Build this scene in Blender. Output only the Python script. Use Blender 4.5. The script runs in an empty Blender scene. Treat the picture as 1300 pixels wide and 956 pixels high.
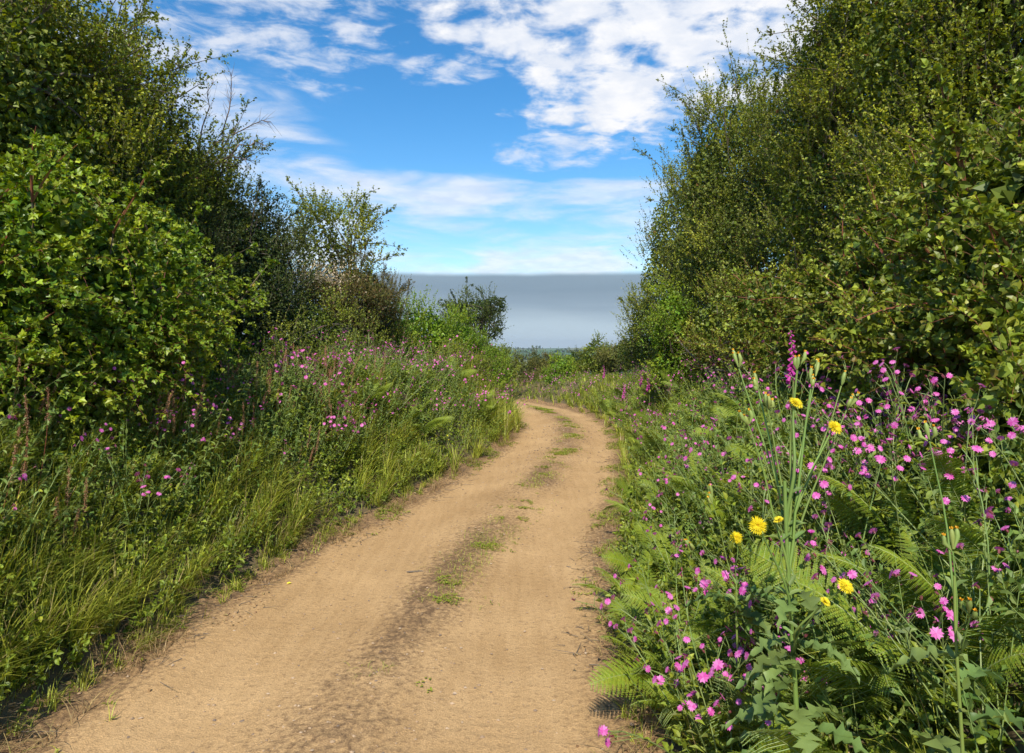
import bpy, math
import numpy as np
R = math.radians
rng = np.random.default_rng(7)
F, CAMH, CX, CY = 867.0, 1.70, 650.0, 442.0

scene = bpy.context.scene
COL = scene.collection

def P(px, py, Y):
    return np.array([(px - CX) / F * Y, Y, CAMH - (py - CY) / F * Y])

# ------------------------------------------------------------------ noise
def vnoise(x, y, seed=0):
    xi = np.floor(x).astype(np.int64); yi = np.floor(y).astype(np.int64)
    fx = x - xi; fy = y - yi
    fx = fx * fx * (3 - 2 * fx); fy = fy * fy * (3 - 2 * fy)
    def h(a, b):
        n = (a * 374761393 + b * 668265263 + seed * 982451653) & 0x7fffffff
        n = ((n ^ (n >> 13)) * 1274126177) & 0x7fffffff
        n = (n ^ (n >> 16)) & 0xffff
        return n / 65535.0
    return (h(xi, yi) * (1 - fx) + h(xi + 1, yi) * fx) * (1 - fy) + (h(xi, yi + 1) * (1 - fx) + h(xi + 1, yi + 1) * fx) * fy

def fbm(x, y, octv=4, seed=0):
    x = np.asarray(x, float); y = np.asarray(y, float)
    t = 0; a = 0.5
    for k in range(octv):
        t = t + a * (vnoise(x, y, seed + k) - 0.5); x = x * 2.03; y = y * 2.03; a *= 0.5
    return t

def ss(a, b, x):
    t = np.clip((x - a) / (b - a), 0, 1)
    return t * t * (3 - 2 * t)

# ------------------------------------------------------------------ the track's centre line and the land
ctrl = np.array([(-1.0, -6), (-.9, -2), (-.84, 1), (-.76, 3.2), (-.61, 4.6), (-.34, 6), (-.04, 7.3), (.37, 9.3), (.77, 11.5), (1.03, 13.5),
                 (1.12, 15.3), (1.05, 17.2), (.62, 19.2), (-.2, 21), (-1.5, 22.7), (-3.4, 24.2), (-6, 25.6), (-10, 27.5), (-16, 30), (-24, 34)], float)
def catmull(c, n=14):
    out = []
    p = np.vstack([2 * c[0] - c[1], c, 2 * c[-1] - c[-2]])
    for i in range(1, len(p) - 2):
        for k in range(n):
            t = k / n
            out.append(0.5 * (2 * p[i] + (p[i + 1] - p[i - 1]) * t + (2 * p[i - 1] - 5 * p[i] + 4 * p[i + 1] - p[i + 2]) * t * t
                              + (3 * p[i] - p[i - 1] - 3 * p[i + 1] + p[i + 2]) * t ** 3))
    out.append(c[-1])
    return np.array(out)
CL = catmull(ctrl)
SEG = np.diff(CL, axis=0); SL = np.linalg.norm(SEG, axis=1)
S = np.concatenate([[0], np.cumsum(SL)])
def cl_at(s):
    x = np.interp(s, S, CL[:, 0]); y = np.interp(s, S, CL[:, 1])
    e = .25
    tx = np.interp(s + e, S, CL[:, 0]) - np.interp(s - e, S, CL[:, 0]); ty = np.interp(s + e, S, CL[:, 1]) - np.interp(s - e, S, CL[:, 1])
    l = np.hypot(tx, ty) + 1e-9
    return x, y, tx / l, ty / l
S3 = float(np.interp(3.5, CL[:, 1], S))          # arc length where Y = 3.5
def s_of_y(y): return np.interp(y, CL[:, 1], S)
def hw(s): return np.interp(s, [S3 - 6, S3, S3 + 3.6, S3 + 8, S3 + 11.5, S3 + 20], [1.38, 1.34, 1.18, 1.06, 1.0, 1.0])

def road_coords(x, y):
    x = np.asarray(x, float).ravel(); y = np.asarray(y, float).ravel()
    s = np.zeros_like(x); d = np.full_like(x, 1e9); best = np.full_like(x, 1e18)
    A = CL[:-1]
    for i in range(0, len(x), 20000):
        xx = x[i:i + 20000, None] - A[None, :, 0]; yy = y[i:i + 20000, None] - A[None, :, 1]
        t = np.clip((xx * SEG[:, 0] + yy * SEG[:, 1]) / (SL ** 2), 0, 1)
        dx = xx - t * SEG[:, 0]; dy = yy - t * SEG[:, 1]
        q = dx * dx + dy * dy
        j = q.argmin(1); r = np.arange(len(j))
        s[i:i + 20000] = S[j] + t[r, j] * SL[j]
        sg = np.sign(SEG[j, 1] * dx[r, j] - SEG[j, 0] * dy[r, j])
        d[i:i + 20000] = np.sqrt(q[r, j]) * np.where(sg == 0, 1, sg)
    return s, d

def H(x, y, fine=False):
    shp = np.shape(x)
    x = np.asarray(x, float).ravel(); y = np.asarray(y, float).ravel()
    s, d = road_coords(x, y)
    e = np.abs(d) - hw(s) + .22 * fbm(x * 1.3, y * 1.3, 3, 5)
    right = d > 0
    hb = np.where(right, np.interp(s, [S3, S3 + 12, S3 + 17, S3 + 24], [1.05, 1.0, .66, .2]), np.interp(s, [S3, S3 + 9, S3 + 16], [1.05, 1.15, 1.0]))
    bank = .10 * ss(-.05, .22, e) + (hb - .10) * ss(.08, np.where(right, 1.4, 1.15), e)
    bank = bank - (.35 + .0 * s) * ss(3.2, 6, e) + .25 * fbm(x * .9, y * .9, 3, 9) * ss(.2, 1.2, e)
    rut = -.035 * np.exp(-((np.abs(d) - .66) / .30) ** 2) + .022 * np.exp(-(d / .25) ** 2)
    z = bank + rut * (1 - ss(0, .1, e))
    r = np.hypot(x, y)
    g = np.interp(r, [0, 32, 60, 150, 300, 700, 1500, 2600, 3300, 6000], [0, 0, -3.0, -9, -15, -22, -12, -.5, 1.2, 1.2])
    far = ss(30, 80, r)
    az = x / np.maximum(y, 1)
    hill = np.where(y > 0, 60 * np.exp(-((az - .235) / .075) ** 2) * ss(2300, 3200, r), 0)
    z = z * (1 - far) + g + hill + far * 4 * fbm(x / 160, y / 160, 3, 3) * (1 - ss(1500, 2800, r)) * ss(60, 200, r)
    return z.reshape(shp)

def at_road(s, side, e):
    """side +1 right / -1 left, e metres out from the track's edge"""
    x, y, tx, ty = cl_at(s)
    d = side * (hw(s) + e)
    return x + ty * d, y - tx * d

# ------------------------------------------------------------------ mesh building
class Geo:
    def __init__(self): self.v = []; self.f = []; self.m = []; self.a = []; self.n = 0
    def add(self, v, faces, mat=0, young=None):
        v = np.asarray(v, np.float32).reshape(-1, 3)
        for q in (faces if isinstance(faces, list) else [faces]):
            q = np.asarray(q, np.int32)
            self.f.append(q + self.n); self.m.append(np.full(len(q), mat, np.int32))
        self.v.append(v); self.n += len(v)
        self.a.append(np.zeros(len(v), np.float32) if young is None else np.broadcast_to(np.asarray(young, np.float32), (len(v),)))
    def build(self, name, mats, parent=None, origin=(0, 0, 0), smooth=False):
        me = bpy.data.meshes.new(name)
        if self.n:
            v = np.concatenate(self.v) - np.asarray(origin, np.float32)
            me.vertices.add(len(v)); me.vertices.foreach_set('co', v.ravel())
            loops = np.concatenate([q.ravel() for q in self.f]).astype(np.int32)
            cnt = np.concatenate([np.full(len(q), q.shape[1], np.int32) for q in self.f])
            st = np.concatenate([[0], np.cumsum(cnt)[:-1]]).astype(np.int32)
            me.loops.add(len(loops)); me.loops.foreach_set('vertex_index', loops)
            me.polygons.add(len(cnt)); me.polygons.foreach_set('loop_start', st)
            me.polygons.foreach_set('material_index', np.concatenate(self.m).astype(np.int32))
            me.polygons.foreach_set('use_smooth', np.full(len(cnt), smooth, bool))
            at = me.attributes.new('young', 'FLOAT', 'POINT'); at.data.foreach_set('value', np.concatenate(self.a).astype(np.float32))
            me.update(calc_edges=True)
        for m in (mats if isinstance(mats, (list, tuple)) else [mats]): me.materials.append(m)
        o = bpy.data.objects.new(name, me); COL.objects.link(o)
        if parent is not None: o.parent = parent
        elif any(origin): o.location = origin
        return o

def tag(o, label=None, cat=None, group=None, kind=None):
    if label: o['label'] = label
    if cat: o['category'] = cat
    if group: o['group'] = group
    if kind: o['kind'] = kind
    return o
def empty(name, loc, label, cat, group=None, rz=0, scale=1):
    o = bpy.data.objects.new(name, None); COL.objects.link(o); o.location = loc; o.rotation_euler = (0, 0, rz); o.scale = (scale,) * 3
    o.empty_display_size = .1
    return tag(o, label, cat, group)
def copy_tree(o, parent=None):
    c = o.copy(); COL.objects.link(c); c.parent = parent
    for ch in o.children: copy_tree(ch, c)
    return c

def norm(v): return v / (np.linalg.norm(v, axis=-1, keepdims=True) + 1e-9)
def rdir(n, g=rng): return norm(g.normal(size=(n, 3)))

# leaf templates: x across, y along, z up
T_RHOMB = (np.array([(0, 0, 0), (-.62, .5, .14), (0, 1, -.12), (.62, .5, .14)]), [np.array([[0, 2, 1], [0, 3, 2]])])
T_OVAL = (np.array([(0, 0, 0), (-.42, .25, .12), (-.44, .62, .10), (0, 1, -.18), (.44, .62, .10), (.42, .25, .12), (0, .5, -.02)]),
          [np.array([[0, 6, 2, 1], [6, 3, 2, 2], [0, 5, 4, 6], [6, 4, 3, 3]])[:, :4][[0, 2]], np.array([[6, 3, 2], [6, 4, 3]])])
T_IVY = (np.array([(0, 0, 0), (-.34, .02, .04), (-.55, .36, .10), (-.26, .5, .05), (0, 1, -.14), (.26, .5, .05), (.55, .36, .10), (.34, .02, .04)]),
         [np.array([[0, 3, 2, 1], [0, 7, 6, 5]]), np.array([[0, 4, 3], [0, 5, 4]])])
def leaves(G, pos, d, n, size, w=.6, tmpl=T_OVAL, mat=0, young=0.0):
    V, fs = tmpl
    N = len(pos)
    if N == 0: return
    d = norm(d); s = norm(np.cross(d, n)); n2 = np.cross(s, d)
    size = np.broadcast_to(size, (N,)); w = np.broadcast_to(w, (N,))
    v = (pos[:, None, :] + (s * (size * w)[:, None])[:, None, :] * V[None, :, 0:1] + (d * size[:, None])[:, None, :] * V[None, :, 1:2]
         + (n2 * size[:, None])[:, None, :] * V[None, :, 2:3])
    k = len(V); off = (np.arange(N) * k)[:, None, None]
    faces = [(q[None] + off).reshape(-1, q.shape[1]) for q in fs]
    G.add(v, faces, mat, np.repeat(np.broadcast_to(young, (N,)), k))

def tubes(G, C, rad, sides=3, mat=0, young=0.0):
    """C (N,K,3) curves, rad (N,K)"""
    N, K, _ = C.shape
    if N == 0: return
    T = np.gradient(C, axis=1); T = norm(T)
    ref = np.where(np.abs(T[..., 2:3]) > .9, np.array([1., 0, 0]), np.array([0, 0, 1.]))
    a = norm(np.cross(T, ref)); b = np.cross(T, a)
    ang = np.arange(sides) / sides * 2 * np.pi
    v = C[:, :, None, :] + rad[:, :, None, None] * (a[:, :, None, :] * np.cos(ang)[None, None, :, None] + b[:, :, None, :] * np.sin(ang)[None, None, :, None])
    i = np.arange(N)[:, None, None] * K * sides + np.arange(K - 1)[None, :, None] * sides
    j = np.arange(sides)[None, None, :]; j2 = (j + 1) % sides
    q = np.stack([i + j, i + j2, i + sides + j2, i + sides + j], -1).reshape(-1, 4)
    G.add(v, q, mat, young)

def curves(p0, d, L, K=4, droop=0.0, wob=.08, g=rng):
    N = len(p0); t = np.linspace(0, 1, K)[None, :, None]
    L = np.broadcast_to(L, (N,))
    side = norm(np.cross(d, rdir(N, g)))
    c = p0[:, None, :] + d[:, None, :] * (L[:, None, None] * t)
    c = c + side[:, None, :] * (g.uniform(-1, 1, (N, 1, 1)) * wob * 4 * L[:, None, None] * t * t * .6)
    dr = np.broadcast_to(droop, (N,))
    c[:, :, 2] -= (dr * L)[:, None] * (t[..., 0] ** 2)
    return c
def curve_eval(C, ci, t):
    K = C.shape[1]; u = np.clip(t, 0, .9999) * (K - 1); i = u.astype(int); f = (u - i)[:, None]
    a = C[ci, i]; b = C[ci, i + 1]
    return a * (1 - f) + b * f, norm(b - a)

def shoots(G, GT, p0, d, L, leaf, lps, w=.6, tmpl=T_RHOMB, droop=0.0, spread=.9, young_tip=.5, mat=0, twig=.002, t0=.1, wob=.08, K=4, nup=.8, g=rng, clus=1, twmat=0, twyoung=0.0, ybase=None):
    """leafy twigs: lps leaves along each"""
    N = len(p0)
    if N == 0: return
    C = curves(p0, d, L, K, droop, wob, g)
    if GT is not None:
        L_ = np.broadcast_to(L, (N,))
        rad = twig * (L_ / (np.mean(L_) + 1e-6))[:, None] ** .5 * np.linspace(1, .35, K)[None, :]
        tubes(GT, C, rad, 3, twmat, twyoung)
    ci = np.repeat(np.arange(N), lps)
    t = g.uniform(t0, 1, N * lps)
    if clus > 1: t = np.round(t * clus) / clus * .98 + g.uniform(-.02, .02, N * lps)
    t = np.clip(t, 0, 1)
    pos, tan = curve_eval(C, ci, t)
    rad_ = rdir(N * lps, g)
    ld = norm(tan * (.35 + t[:, None] * .5) + rad_ * spread)
    up = norm(rdir(N * lps, g) * (1.2 - nup) + np.array([0, 0, 1.]) * nup + rad_ * .4)
    sz = leaf * g.uniform(.55, 1.25, N * lps) * (1 - .35 * t)
    yg = np.clip(young_tip * t ** 2 * g.uniform(.2, 1.6, N * lps), 0, 1)
    if ybase is not None: yg = np.clip(yg + np.repeat(ybase, lps), 0, 1)
    leaves(G, pos, ld, up, sz, w, tmpl, mat, yg)

# ------------------------------------------------------------------ materials
def mat_new(name):
    m = bpy.data.materials.new(name); m.use_nodes = True
    nt = m.node_tree; nt.nodes.clear()
    out = nt.nodes.new('ShaderNodeOutputMaterial')
    return m, nt, out
def nd(nt, typ, **kw):
    n = nt.nodes.new(typ)
    for k, v in kw.items():
        if k == 'inp':
            for a, b in v.items(): n.inputs[a].default_value = b
        else: setattr(n, k, v)
    return n
def lk(nt, a, ao, b, bi): nt.links.new(a.outputs[ao], b.inputs[bi])
def rgba(c): return (c[0], c[1], c[2], 1)

def foliage_mat(name, base, young, trans=.3, rough=.5, var=.45, dry=None, dryamt=0.0, patch=1.2, spec=.35):
    m, nt, out = mat_new(name)
    at = nd(nt, 'ShaderNodeAttribute', attribute_name='young')
    geo = nd(nt, 'ShaderNodeNewGeometry')
    mix = nd(nt, 'ShaderNodeMix', data_type='RGBA'); mix.inputs['A'].default_value = rgba(base); mix.inputs['B'].default_value = rgba(young)
    ns = nd(nt, 'ShaderNodeTexNoise', inp={'Scale': patch, 'Detail': 2.0})
    tc = nd(nt, 'ShaderNodeTexCoord'); lk(nt, tc, 'Object', ns, 'Vector')
    ad = nd(nt, 'ShaderNodeMath', operation='MULTIPLY_ADD', inp={1: 1.0, 2: -.42}); lk(nt, ns, 'Fac', ad, 0)
    ad2 = nd(nt, 'ShaderNodeMath', operation='ADD', use_clamp=True); lk(nt, ad, 0, ad2, 0); lk(nt, at, 'Fac', ad2, 1)
    lk(nt, ad2, 0, mix, 'Factor')
    rnd = nd(nt, 'ShaderNodeTexWhiteNoise', noise_dimensions='1D'); lk(nt, geo, 'Random Per Island', rnd, 'W')
    hs = nd(nt, 'ShaderNodeHueSaturation')
    v = nd(nt, 'ShaderNodeMapRange', inp={'To Min': 1 - var, 'To Max': 1 + var}); lk(nt, geo, 'Random Per Island', v, 'Value')
    h = nd(nt, 'ShaderNodeMapRange', inp={'To Min': .475, 'To Max': .515}); lk(nt, rnd, 'Value', h, 'Value')
    lk(nt, v, 0, hs, 'Value'); lk(nt, h, 0, hs, 'Hue'); lk(nt, mix, 'Result', hs, 'Color')
    col = hs
    colo = 'Color'
    if dry is not None:
        mr = nd(nt, 'ShaderNodeMapRange', inp={'From Min': 1 - dryamt - .02, 'From Max': 1 - dryamt + .02}); lk(nt, rnd, 'Value', mr, 'Value')
        mx = nd(nt, 'ShaderNodeMix', data_type='RGBA'); mx.inputs['B'].default_value = rgba(dry)
        lk(nt, mr, 0, mx, 'Factor'); lk(nt, hs, 'Color', mx, 'A'); col = mx; colo = 'Result'
    bs = nd(nt, 'ShaderNodeBsdfPrincipled', inp={'Roughness': rough}); bs.inputs['Specular IOR Level'].default_value = spec
    lk(nt, col, colo, bs, 'Base Color')
    tr = nd(nt, 'ShaderNodeBsdfTranslucent')
    g = nd(nt, 'ShaderNodeHueSaturation', inp={'Hue': .485, 'Saturation': 1.1, 'Value': 1.5}); lk(nt, col, colo, g, 'Color'); lk(nt, g, 'Color', tr, 'Color')
    ms = nd(nt, 'ShaderNodeMixShader', inp={0: trans}); lk(nt, bs, 0, ms, 1); lk(nt, tr, 0, ms, 2); lk(nt, ms, 0, out, 'Surface')
    return m

def bark_mat(name, c1, c2, scale=30):
    m, nt, out = mat_new(name)
    tc = nd(nt, 'ShaderNodeTexCoord'); ns = nd(nt, 'ShaderNodeTexNoise', inp={'Scale': scale, 'Detail': 3.0}); lk(nt, tc, 'Object', ns, 'Vector')
    mix = nd(nt, 'ShaderNodeMix', data_type='RGBA'); mix.inputs['A'].default_value = rgba(c1); mix.inputs['B'].default_value = rgba(c2)
    lk(nt, ns, 'Fac', mix, 'Factor')
    bs = nd(nt, 'ShaderNodeBsdfPrincipled', inp={'Roughness': .85}); lk(nt, mix, 'Result', bs, 'Base Color')
    bp = nd(nt, 'ShaderNodeBump', inp={'Strength': .4, 'Distance': .01}); lk(nt, ns, 'Fac', bp, 'Height'); lk(nt, bp, 0, bs, 'Normal')
    lk(nt, bs, 0, out, 'Surface')
    return m

def petal_mat(name, c, c2, trans=.35):
    m, nt, out = mat_new(name)
    geo = nd(nt, 'ShaderNodeObjectInfo'); g2 = nd(nt, 'ShaderNodeNewGeometry')
    ad = nd(nt, 'ShaderNodeMath', operation='ADD'); lk(nt, geo, 'Random', ad, 0); lk(nt, g2, 'Random Per Island', ad, 1)
    fr = nd(nt, 'ShaderNodeMath', operation='FRACT'); lk(nt, ad, 0, fr, 0)
    mix = nd(nt, 'ShaderNodeMix', data_type='RGBA'); mix.inputs['A'].default_value = rgba(c); mix.inputs['B'].default_value = rgba(c2)
    lk(nt, fr, 0, mix, 'Factor')
    bs = nd(nt, 'ShaderNodeBsdfPrincipled', inp={'Roughness': .6}); lk(nt, mix, 'Result', bs, 'Base Color')
    tr = nd(nt, 'ShaderNodeBsdfTranslucent'); lk(nt, mix, 'Result', tr, 'Color')
    ms = nd(nt, 'ShaderNodeMixShader', inp={0: trans}); lk(nt, bs, 0, ms, 1); lk(nt, tr, 0, ms, 2); lk(nt, ms, 0, out, 'Surface')
    return m

M = {}
M['hawthorn'] = foliage_mat('hawthorn_leaf', (.120, .165, .018), (.36, .40, .04), dry=(.16, .085, .03), dryamt=.03)
M['thorn'] = foliage_mat('blackthorn_leaf', (.112, .155, .022), (.36, .40, .045), var=.5, dry=(.2, .11, .035), dryamt=.02)
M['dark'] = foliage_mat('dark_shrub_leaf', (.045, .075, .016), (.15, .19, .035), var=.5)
M['ivy'] = foliage_mat('climber_leaf', (.095, .175, .014), (.34, .43, .035), rough=.4, var=.4, dry=(.38, .25, .03), dryamt=.012, patch=1.6)
M['bramble'] = foliage_mat('bramble_leaf', (.100, .150, .020), (.33, .38, .04), rough=.42, var=.4, patch=1.8, dry=(.2, .12, .03), dryamt=.01)
M['bright'] = foliage_mat('bright_leaf', (.13, .24, .018), (.33, .43, .028), var=.35)
M['gorse'] = foliage_mat('gorse_spines', (.085, .105, .024), (.23, .20, .05), var=.5, dry=(.22, .13, .05), dryamt=.15)
M['farbush'] = foliage_mat('far_bush_leaf', (.095,.115,.025), (.28,.25,.05), var=.45)
M['herb'] = foliage_mat('herb_leaf', (.112, .168, .015), (.30, .36, .035), var=.45, patch=2.5)
M['fern'] = foliage_mat('fern_frond', (.11, .19, .018), (.27, .34, .03), var=.15, patch=2.0, rough=.5)
M['grass'] = foliage_mat('grass_blade', (.17, .235, .022), (.44, .48, .07), var=.4, dry=(.42, .33, .14), dryamt=.10, patch=.9)
M['drygrass'] = foliage_mat('dry_grass', (.30, .21, .10), (.38, .28, .12), var=.4)
M['nettle'] = foliage_mat('nettle_leaf', (.10, .17, .03), (.22, .29, .06), var=.3)
M['thistle'] = foliage_mat('thistle_leaf', (.11,.18,.045), (.20,.29,.08), var=.25, rough=.5)
M['palestem'] = foliage_mat('pale_stem', (.17,.26,.055), (.28,.34,.09), var=.15, trans=.1)
M['sorrel'] = foliage_mat('sorrel_seed', (.40, .23, .12), (.50, .38, .20), var=.35)
M['stem'] = foliage_mat('green_stem', (.19,.27,.08), (.33,.38,.13), var=.2, trans=.1)
M['redstem'] = foliage_mat('reddish_stem', (.22, .085, .045), (.30, .20, .06), var=.3, trans=.05)
M['calyx'] = foliage_mat('calyx', (.16, .045, .045), (.22, .12, .06), var=.3, trans=.1)
M['bark'] = bark_mat('bark', (.075, .055, .04), (.19, .16, .12))
M['twig'] = bark_mat('twig_bark', (.085, .065, .035), (.16, .13, .07), 60)
M['deadwood'] = bark_mat('bare_wood', (.13, .08, .05), (.26, .19, .13), 50)
M['pink'] = petal_mat('campion_petal', (.60, .05, .34), (.80, .26, .60))
M['magenta'] = petal_mat('foxglove_bell', (.52, .03, .33), (.66, .10, .44))
M['yellow'] = petal_mat('yellow_petal', (.84, .68, .015), (.9, .78, .05), .2)
M['orange'] = petal_mat('disc_floret', (.75, .33, .01), (.8, .45, .02), .1)
M['cream'] = petal_mat('cream_flower', (.55, .47, .27), (.62, .5, .34))

def stone_mat():
    m, nt, out = mat_new('pebble')
    g = nd(nt, 'ShaderNodeNewGeometry'); r = nd(nt, 'ShaderNodeValToRGB'); lk(nt, g, 'Random Per Island', r, 0)
    cr = r.color_ramp; cr.elements[0].color = (.16, .12, .09, 1); cr.elements[1].color = (.44, .33, .22, 1)
    e = cr.elements.new(.6); e.color = (.34, .23, .13, 1)
    bs = nd(nt, 'ShaderNodeBsdfPrincipled', inp={'Roughness': .9}); lk(nt, r, 0, bs, 'Base Color'); lk(nt, bs, 0, out, 'Surface')
    return m
M['stone'] = stone_mat()

def dirt_mat():
    m, nt, out = mat_new('dirt_track')
    geo = nd(nt, 'ShaderNodeNewGeometry')
    at = nd(nt, 'ShaderNodeAttribute', attribute_name='young')      # share of dark loose crumbly soil
    n1 = nd(nt, 'ShaderNodeTexNoise', inp={'Scale': 1.1, 'Detail': 5.0}); n2 = nd(nt, 'ShaderNodeTexNoise', inp={'Scale': 30, 'Detail': 6.0, 'Roughness': .7})
    n3 = nd(nt, 'ShaderNodeTexNoise', inp={'Scale': 160, 'Detail': 3.0})
    for n in (n1, n2, n3): lk(nt, geo, 'Position', n, 'Vector')
    mp = nd(nt, 'ShaderNodeMapping', inp={'Scale': (9, .9, 1), 'Rotation': (0, 0, R(-8))}); lk(nt, geo, 'Position', mp, 'Vector')
    n4 = nd(nt, 'ShaderNodeTexNoise', inp={'Scale': 1.6, 'Detail': 5.0, 'Roughness': .65}); lk(nt, mp, 0, n4, 'Vector')
    n14 = nd(nt, 'ShaderNodeMath', operation='MULTIPLY_ADD', inp={1: .34, 2: .085}); lk(nt, n4, 'Fac', n14, 0)
    n15 = nd(nt, 'ShaderNodeMath', operation='MULTIPLY_ADD', inp={1: .5}); lk(nt, n1, 'Fac', n15, 0); lk(nt, n14, 0, n15, 2)
    r = nd(nt, 'ShaderNodeValToRGB'); lk(nt, n15, 0, r, 0)
    cr = r.color_ramp; cr.elements[0].position = .40; cr.elements[0].color = (.40, .25, .112, 1); cr.elements[1].position = .62; cr.elements[1].color = (.53, .345, .165, 1)
    dk = nd(nt, 'ShaderNodeMix', data_type='RGBA'); dk.inputs['B'].default_value = (.155, .095, .05, 1); lk(nt, r, 0, dk, 'A')
    a = nd(nt, 'ShaderNodeMath', operation='MULTIPLY_ADD', inp={1: 4.5, 2: -2.45}); lk(nt, n2, 'Fac', a, 0)
    b = nd(nt, 'ShaderNodeMath', operation='ADD'); lk(nt, a, 0, b, 0); lk(nt, at, 'Fac', b, 1)
    c = nd(nt, 'ShaderNodeMath', operation='MULTIPLY', use_clamp=True, inp={1: .8}); lk(nt, b, 0, c, 0)
    lk(nt, c, 0, dk, 'Factor')
    sp = nd(nt, 'ShaderNodeMapRange', inp={'From Min': .3, 'From Max': .7, 'To Min': .74, 'To Max': 1.22}); lk(nt, n3, 'Fac', sp, 'Value')
    mu = nd(nt, 'ShaderNodeVectorMath', operation='MULTIPLY'); lk(nt, dk, 'Result', mu, 0); lk(nt, sp, 0, mu, 1)
    bs = nd(nt, 'ShaderNodeBsdfPrincipled', inp={'Roughness': .95}); bs.inputs['Specular IOR Level'].default_value = .15; lk(nt, mu, 0, bs, 'Base Color')
    ad = nd(nt, 'ShaderNodeMath', operation='MULTIPLY_ADD', inp={1: .35}); lk(nt, n3, 'Fac', ad, 0); lk(nt, n2, 'Fac', ad, 2)
    bp = nd(nt, 'ShaderNodeBump', inp={'Strength': .6, 'Distance': .018}); lk(nt, ad, 0, bp, 'Height'); lk(nt, bp, 0, bs, 'Normal')
    lk(nt, bs, 0, out, 'Surface')
    return m
M['dirt'] = dirt_mat()

def ground_mat():
    m, nt, out = mat_new('land')
    geo = nd(nt, 'ShaderNodeNewGeometry')
    n1 = nd(nt, 'ShaderNodeTexNoise', inp={'Scale': 2.2, 'Detail': 6.0}); lk(nt, geo, 'Position', n1, 'Vector')
    r = nd(nt, 'ShaderNodeValToRGB'); lk(nt, n1, 'Fac', r, 0)
    cr = r.color_ramp; cr.elements[0].position = .35; cr.elements[0].color = (.07, .055, .025, 1); cr.elements[1].position = .68; cr.elements[1].color = (.17, .12, .055, 1)
    mp = nd(nt, 'ShaderNodeMapping', inp={'Scale': (.0042, .0026, 0), 'Rotation': (0, 0, .5)}); lk(nt, geo, 'Position', mp, 'Vector')
    vo = nd(nt, 'ShaderNodeTexVoronoi', inp={'Scale': 1.0}); lk(nt, mp, 0, vo, 'Vector')
    ve = nd(nt, 'ShaderNodeTexVoronoi', feature='DISTANCE_TO_EDGE', inp={'Scale': 1.0}); lk(nt, mp, 0, ve, 'Vector')
    fr = nd(nt, 'ShaderNodeValToRGB'); sx = nd(nt, 'ShaderNodeSeparateColor'); lk(nt, vo, 'Color', sx, 0); lk(nt, sx, 0, fr, 0)
    cr = fr.color_ramp; cr.interpolation = 'CONSTANT'; cr.elements[0].color = (.05, .12, .03, 1); cr.elements[1].position = .8; cr.elements[1].color = (.16, .17, .06, 1)
    for p_, c_ in ((.25, (.075, .16, .03, 1)), (.45, (.06, .11, .035, 1)), (.62, (.10, .19, .04, 1))): e = cr.elements.new(p_); e.color = c_
    ed = nd(nt, 'ShaderNodeMapRange', inp={'From Min': .018, 'From Max': .03}); lk(nt, ve, 'Distance', ed, 'Value')
    fm = nd(nt, 'ShaderNodeMix', data_type='RGBA'); fm.inputs['A'].default_value = (.022, .042, .018, 1); lk(nt, ed, 0, fm, 'Factor'); lk(nt, fr, 0, fm, 'B')
    ln = nd(nt, 'ShaderNodeVectorMath', operation='LENGTH'); lk(nt, geo, 'Position', ln, 0)
    fa = nd(nt, 'ShaderNodeMapRange', inp={'From Min': 34, 'From Max': 50}); lk(nt, ln, 'Value', fa, 'Value')
    mx = nd(nt, 'ShaderNodeMix', data_type='RGBA'); lk(nt, fa, 0, mx, 'Factor'); lk(nt, r, 0, mx, 'A'); lk(nt, fm, 'Result', mx, 'B')
    bs = nd(nt, 'ShaderNodeBsdfPrincipled', inp={'Roughness': .95}); lk(nt, mx, 'Result', bs, 'Base Color')
    bp = nd(nt, 'ShaderNodeBump', inp={'Strength': .6, 'Distance': .05}); lk(nt, n1, 'Fac', bp, 'Height'); lk(nt, bp, 0, bs, 'Normal')
    lk(nt, bs, 0, out, 'Surface')
    return m
M['land'] = ground_mat()

# ------------------------------------------------------------------ ground sheet and track
def graded(fine0, fine1, step, far, grow=1.22):
    a = list(np.arange(fine0, fine1 + step / 2, step))
    st = step
    while a[-1] < far: st *= grow; a.append(a[-1] + st)
    st = step; b = []
    x = fine0
    while x > -far: st *= grow; x -= st; b.append(x)
    return np.array(b[::-1] + a)
gx = graded(-7, 7, .09, 6000); gy = graded(-1, 27, .10, 6000)
X, Y = np.meshgrid(gx, gy)
Z = H(X, Y)
s_, d_ = road_coords(X, Y); e_ = (np.abs(d_) - hw(s_)).reshape(X.shape)
Z = Z + .05 * fbm(X * 5, Y * 5, 3, 21) * ss(0, .3, e_) - .07 * (1 - ss(-.05, .12, e_))
nx, ny = len(gx), len(gy)
Z_MIN = Z.min(); print('zrange', Z.min(), Z.max(), X.max())
idx = np.arange(nx * ny).reshape(ny, nx)
q = np.stack([idx[:-1, :-1], idx[:-1, 1:], idx[1:, 1:], idx[1:, :-1]], -1).reshape(-1, 4)
G = Geo(); G.add(np.stack([X, Y, Z], -1), q)
tag(G.build('ground', M['land'], smooth=True), 'earth banks beside the track and patchwork green fields falling away to the far skyline', kind='structure')

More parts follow.
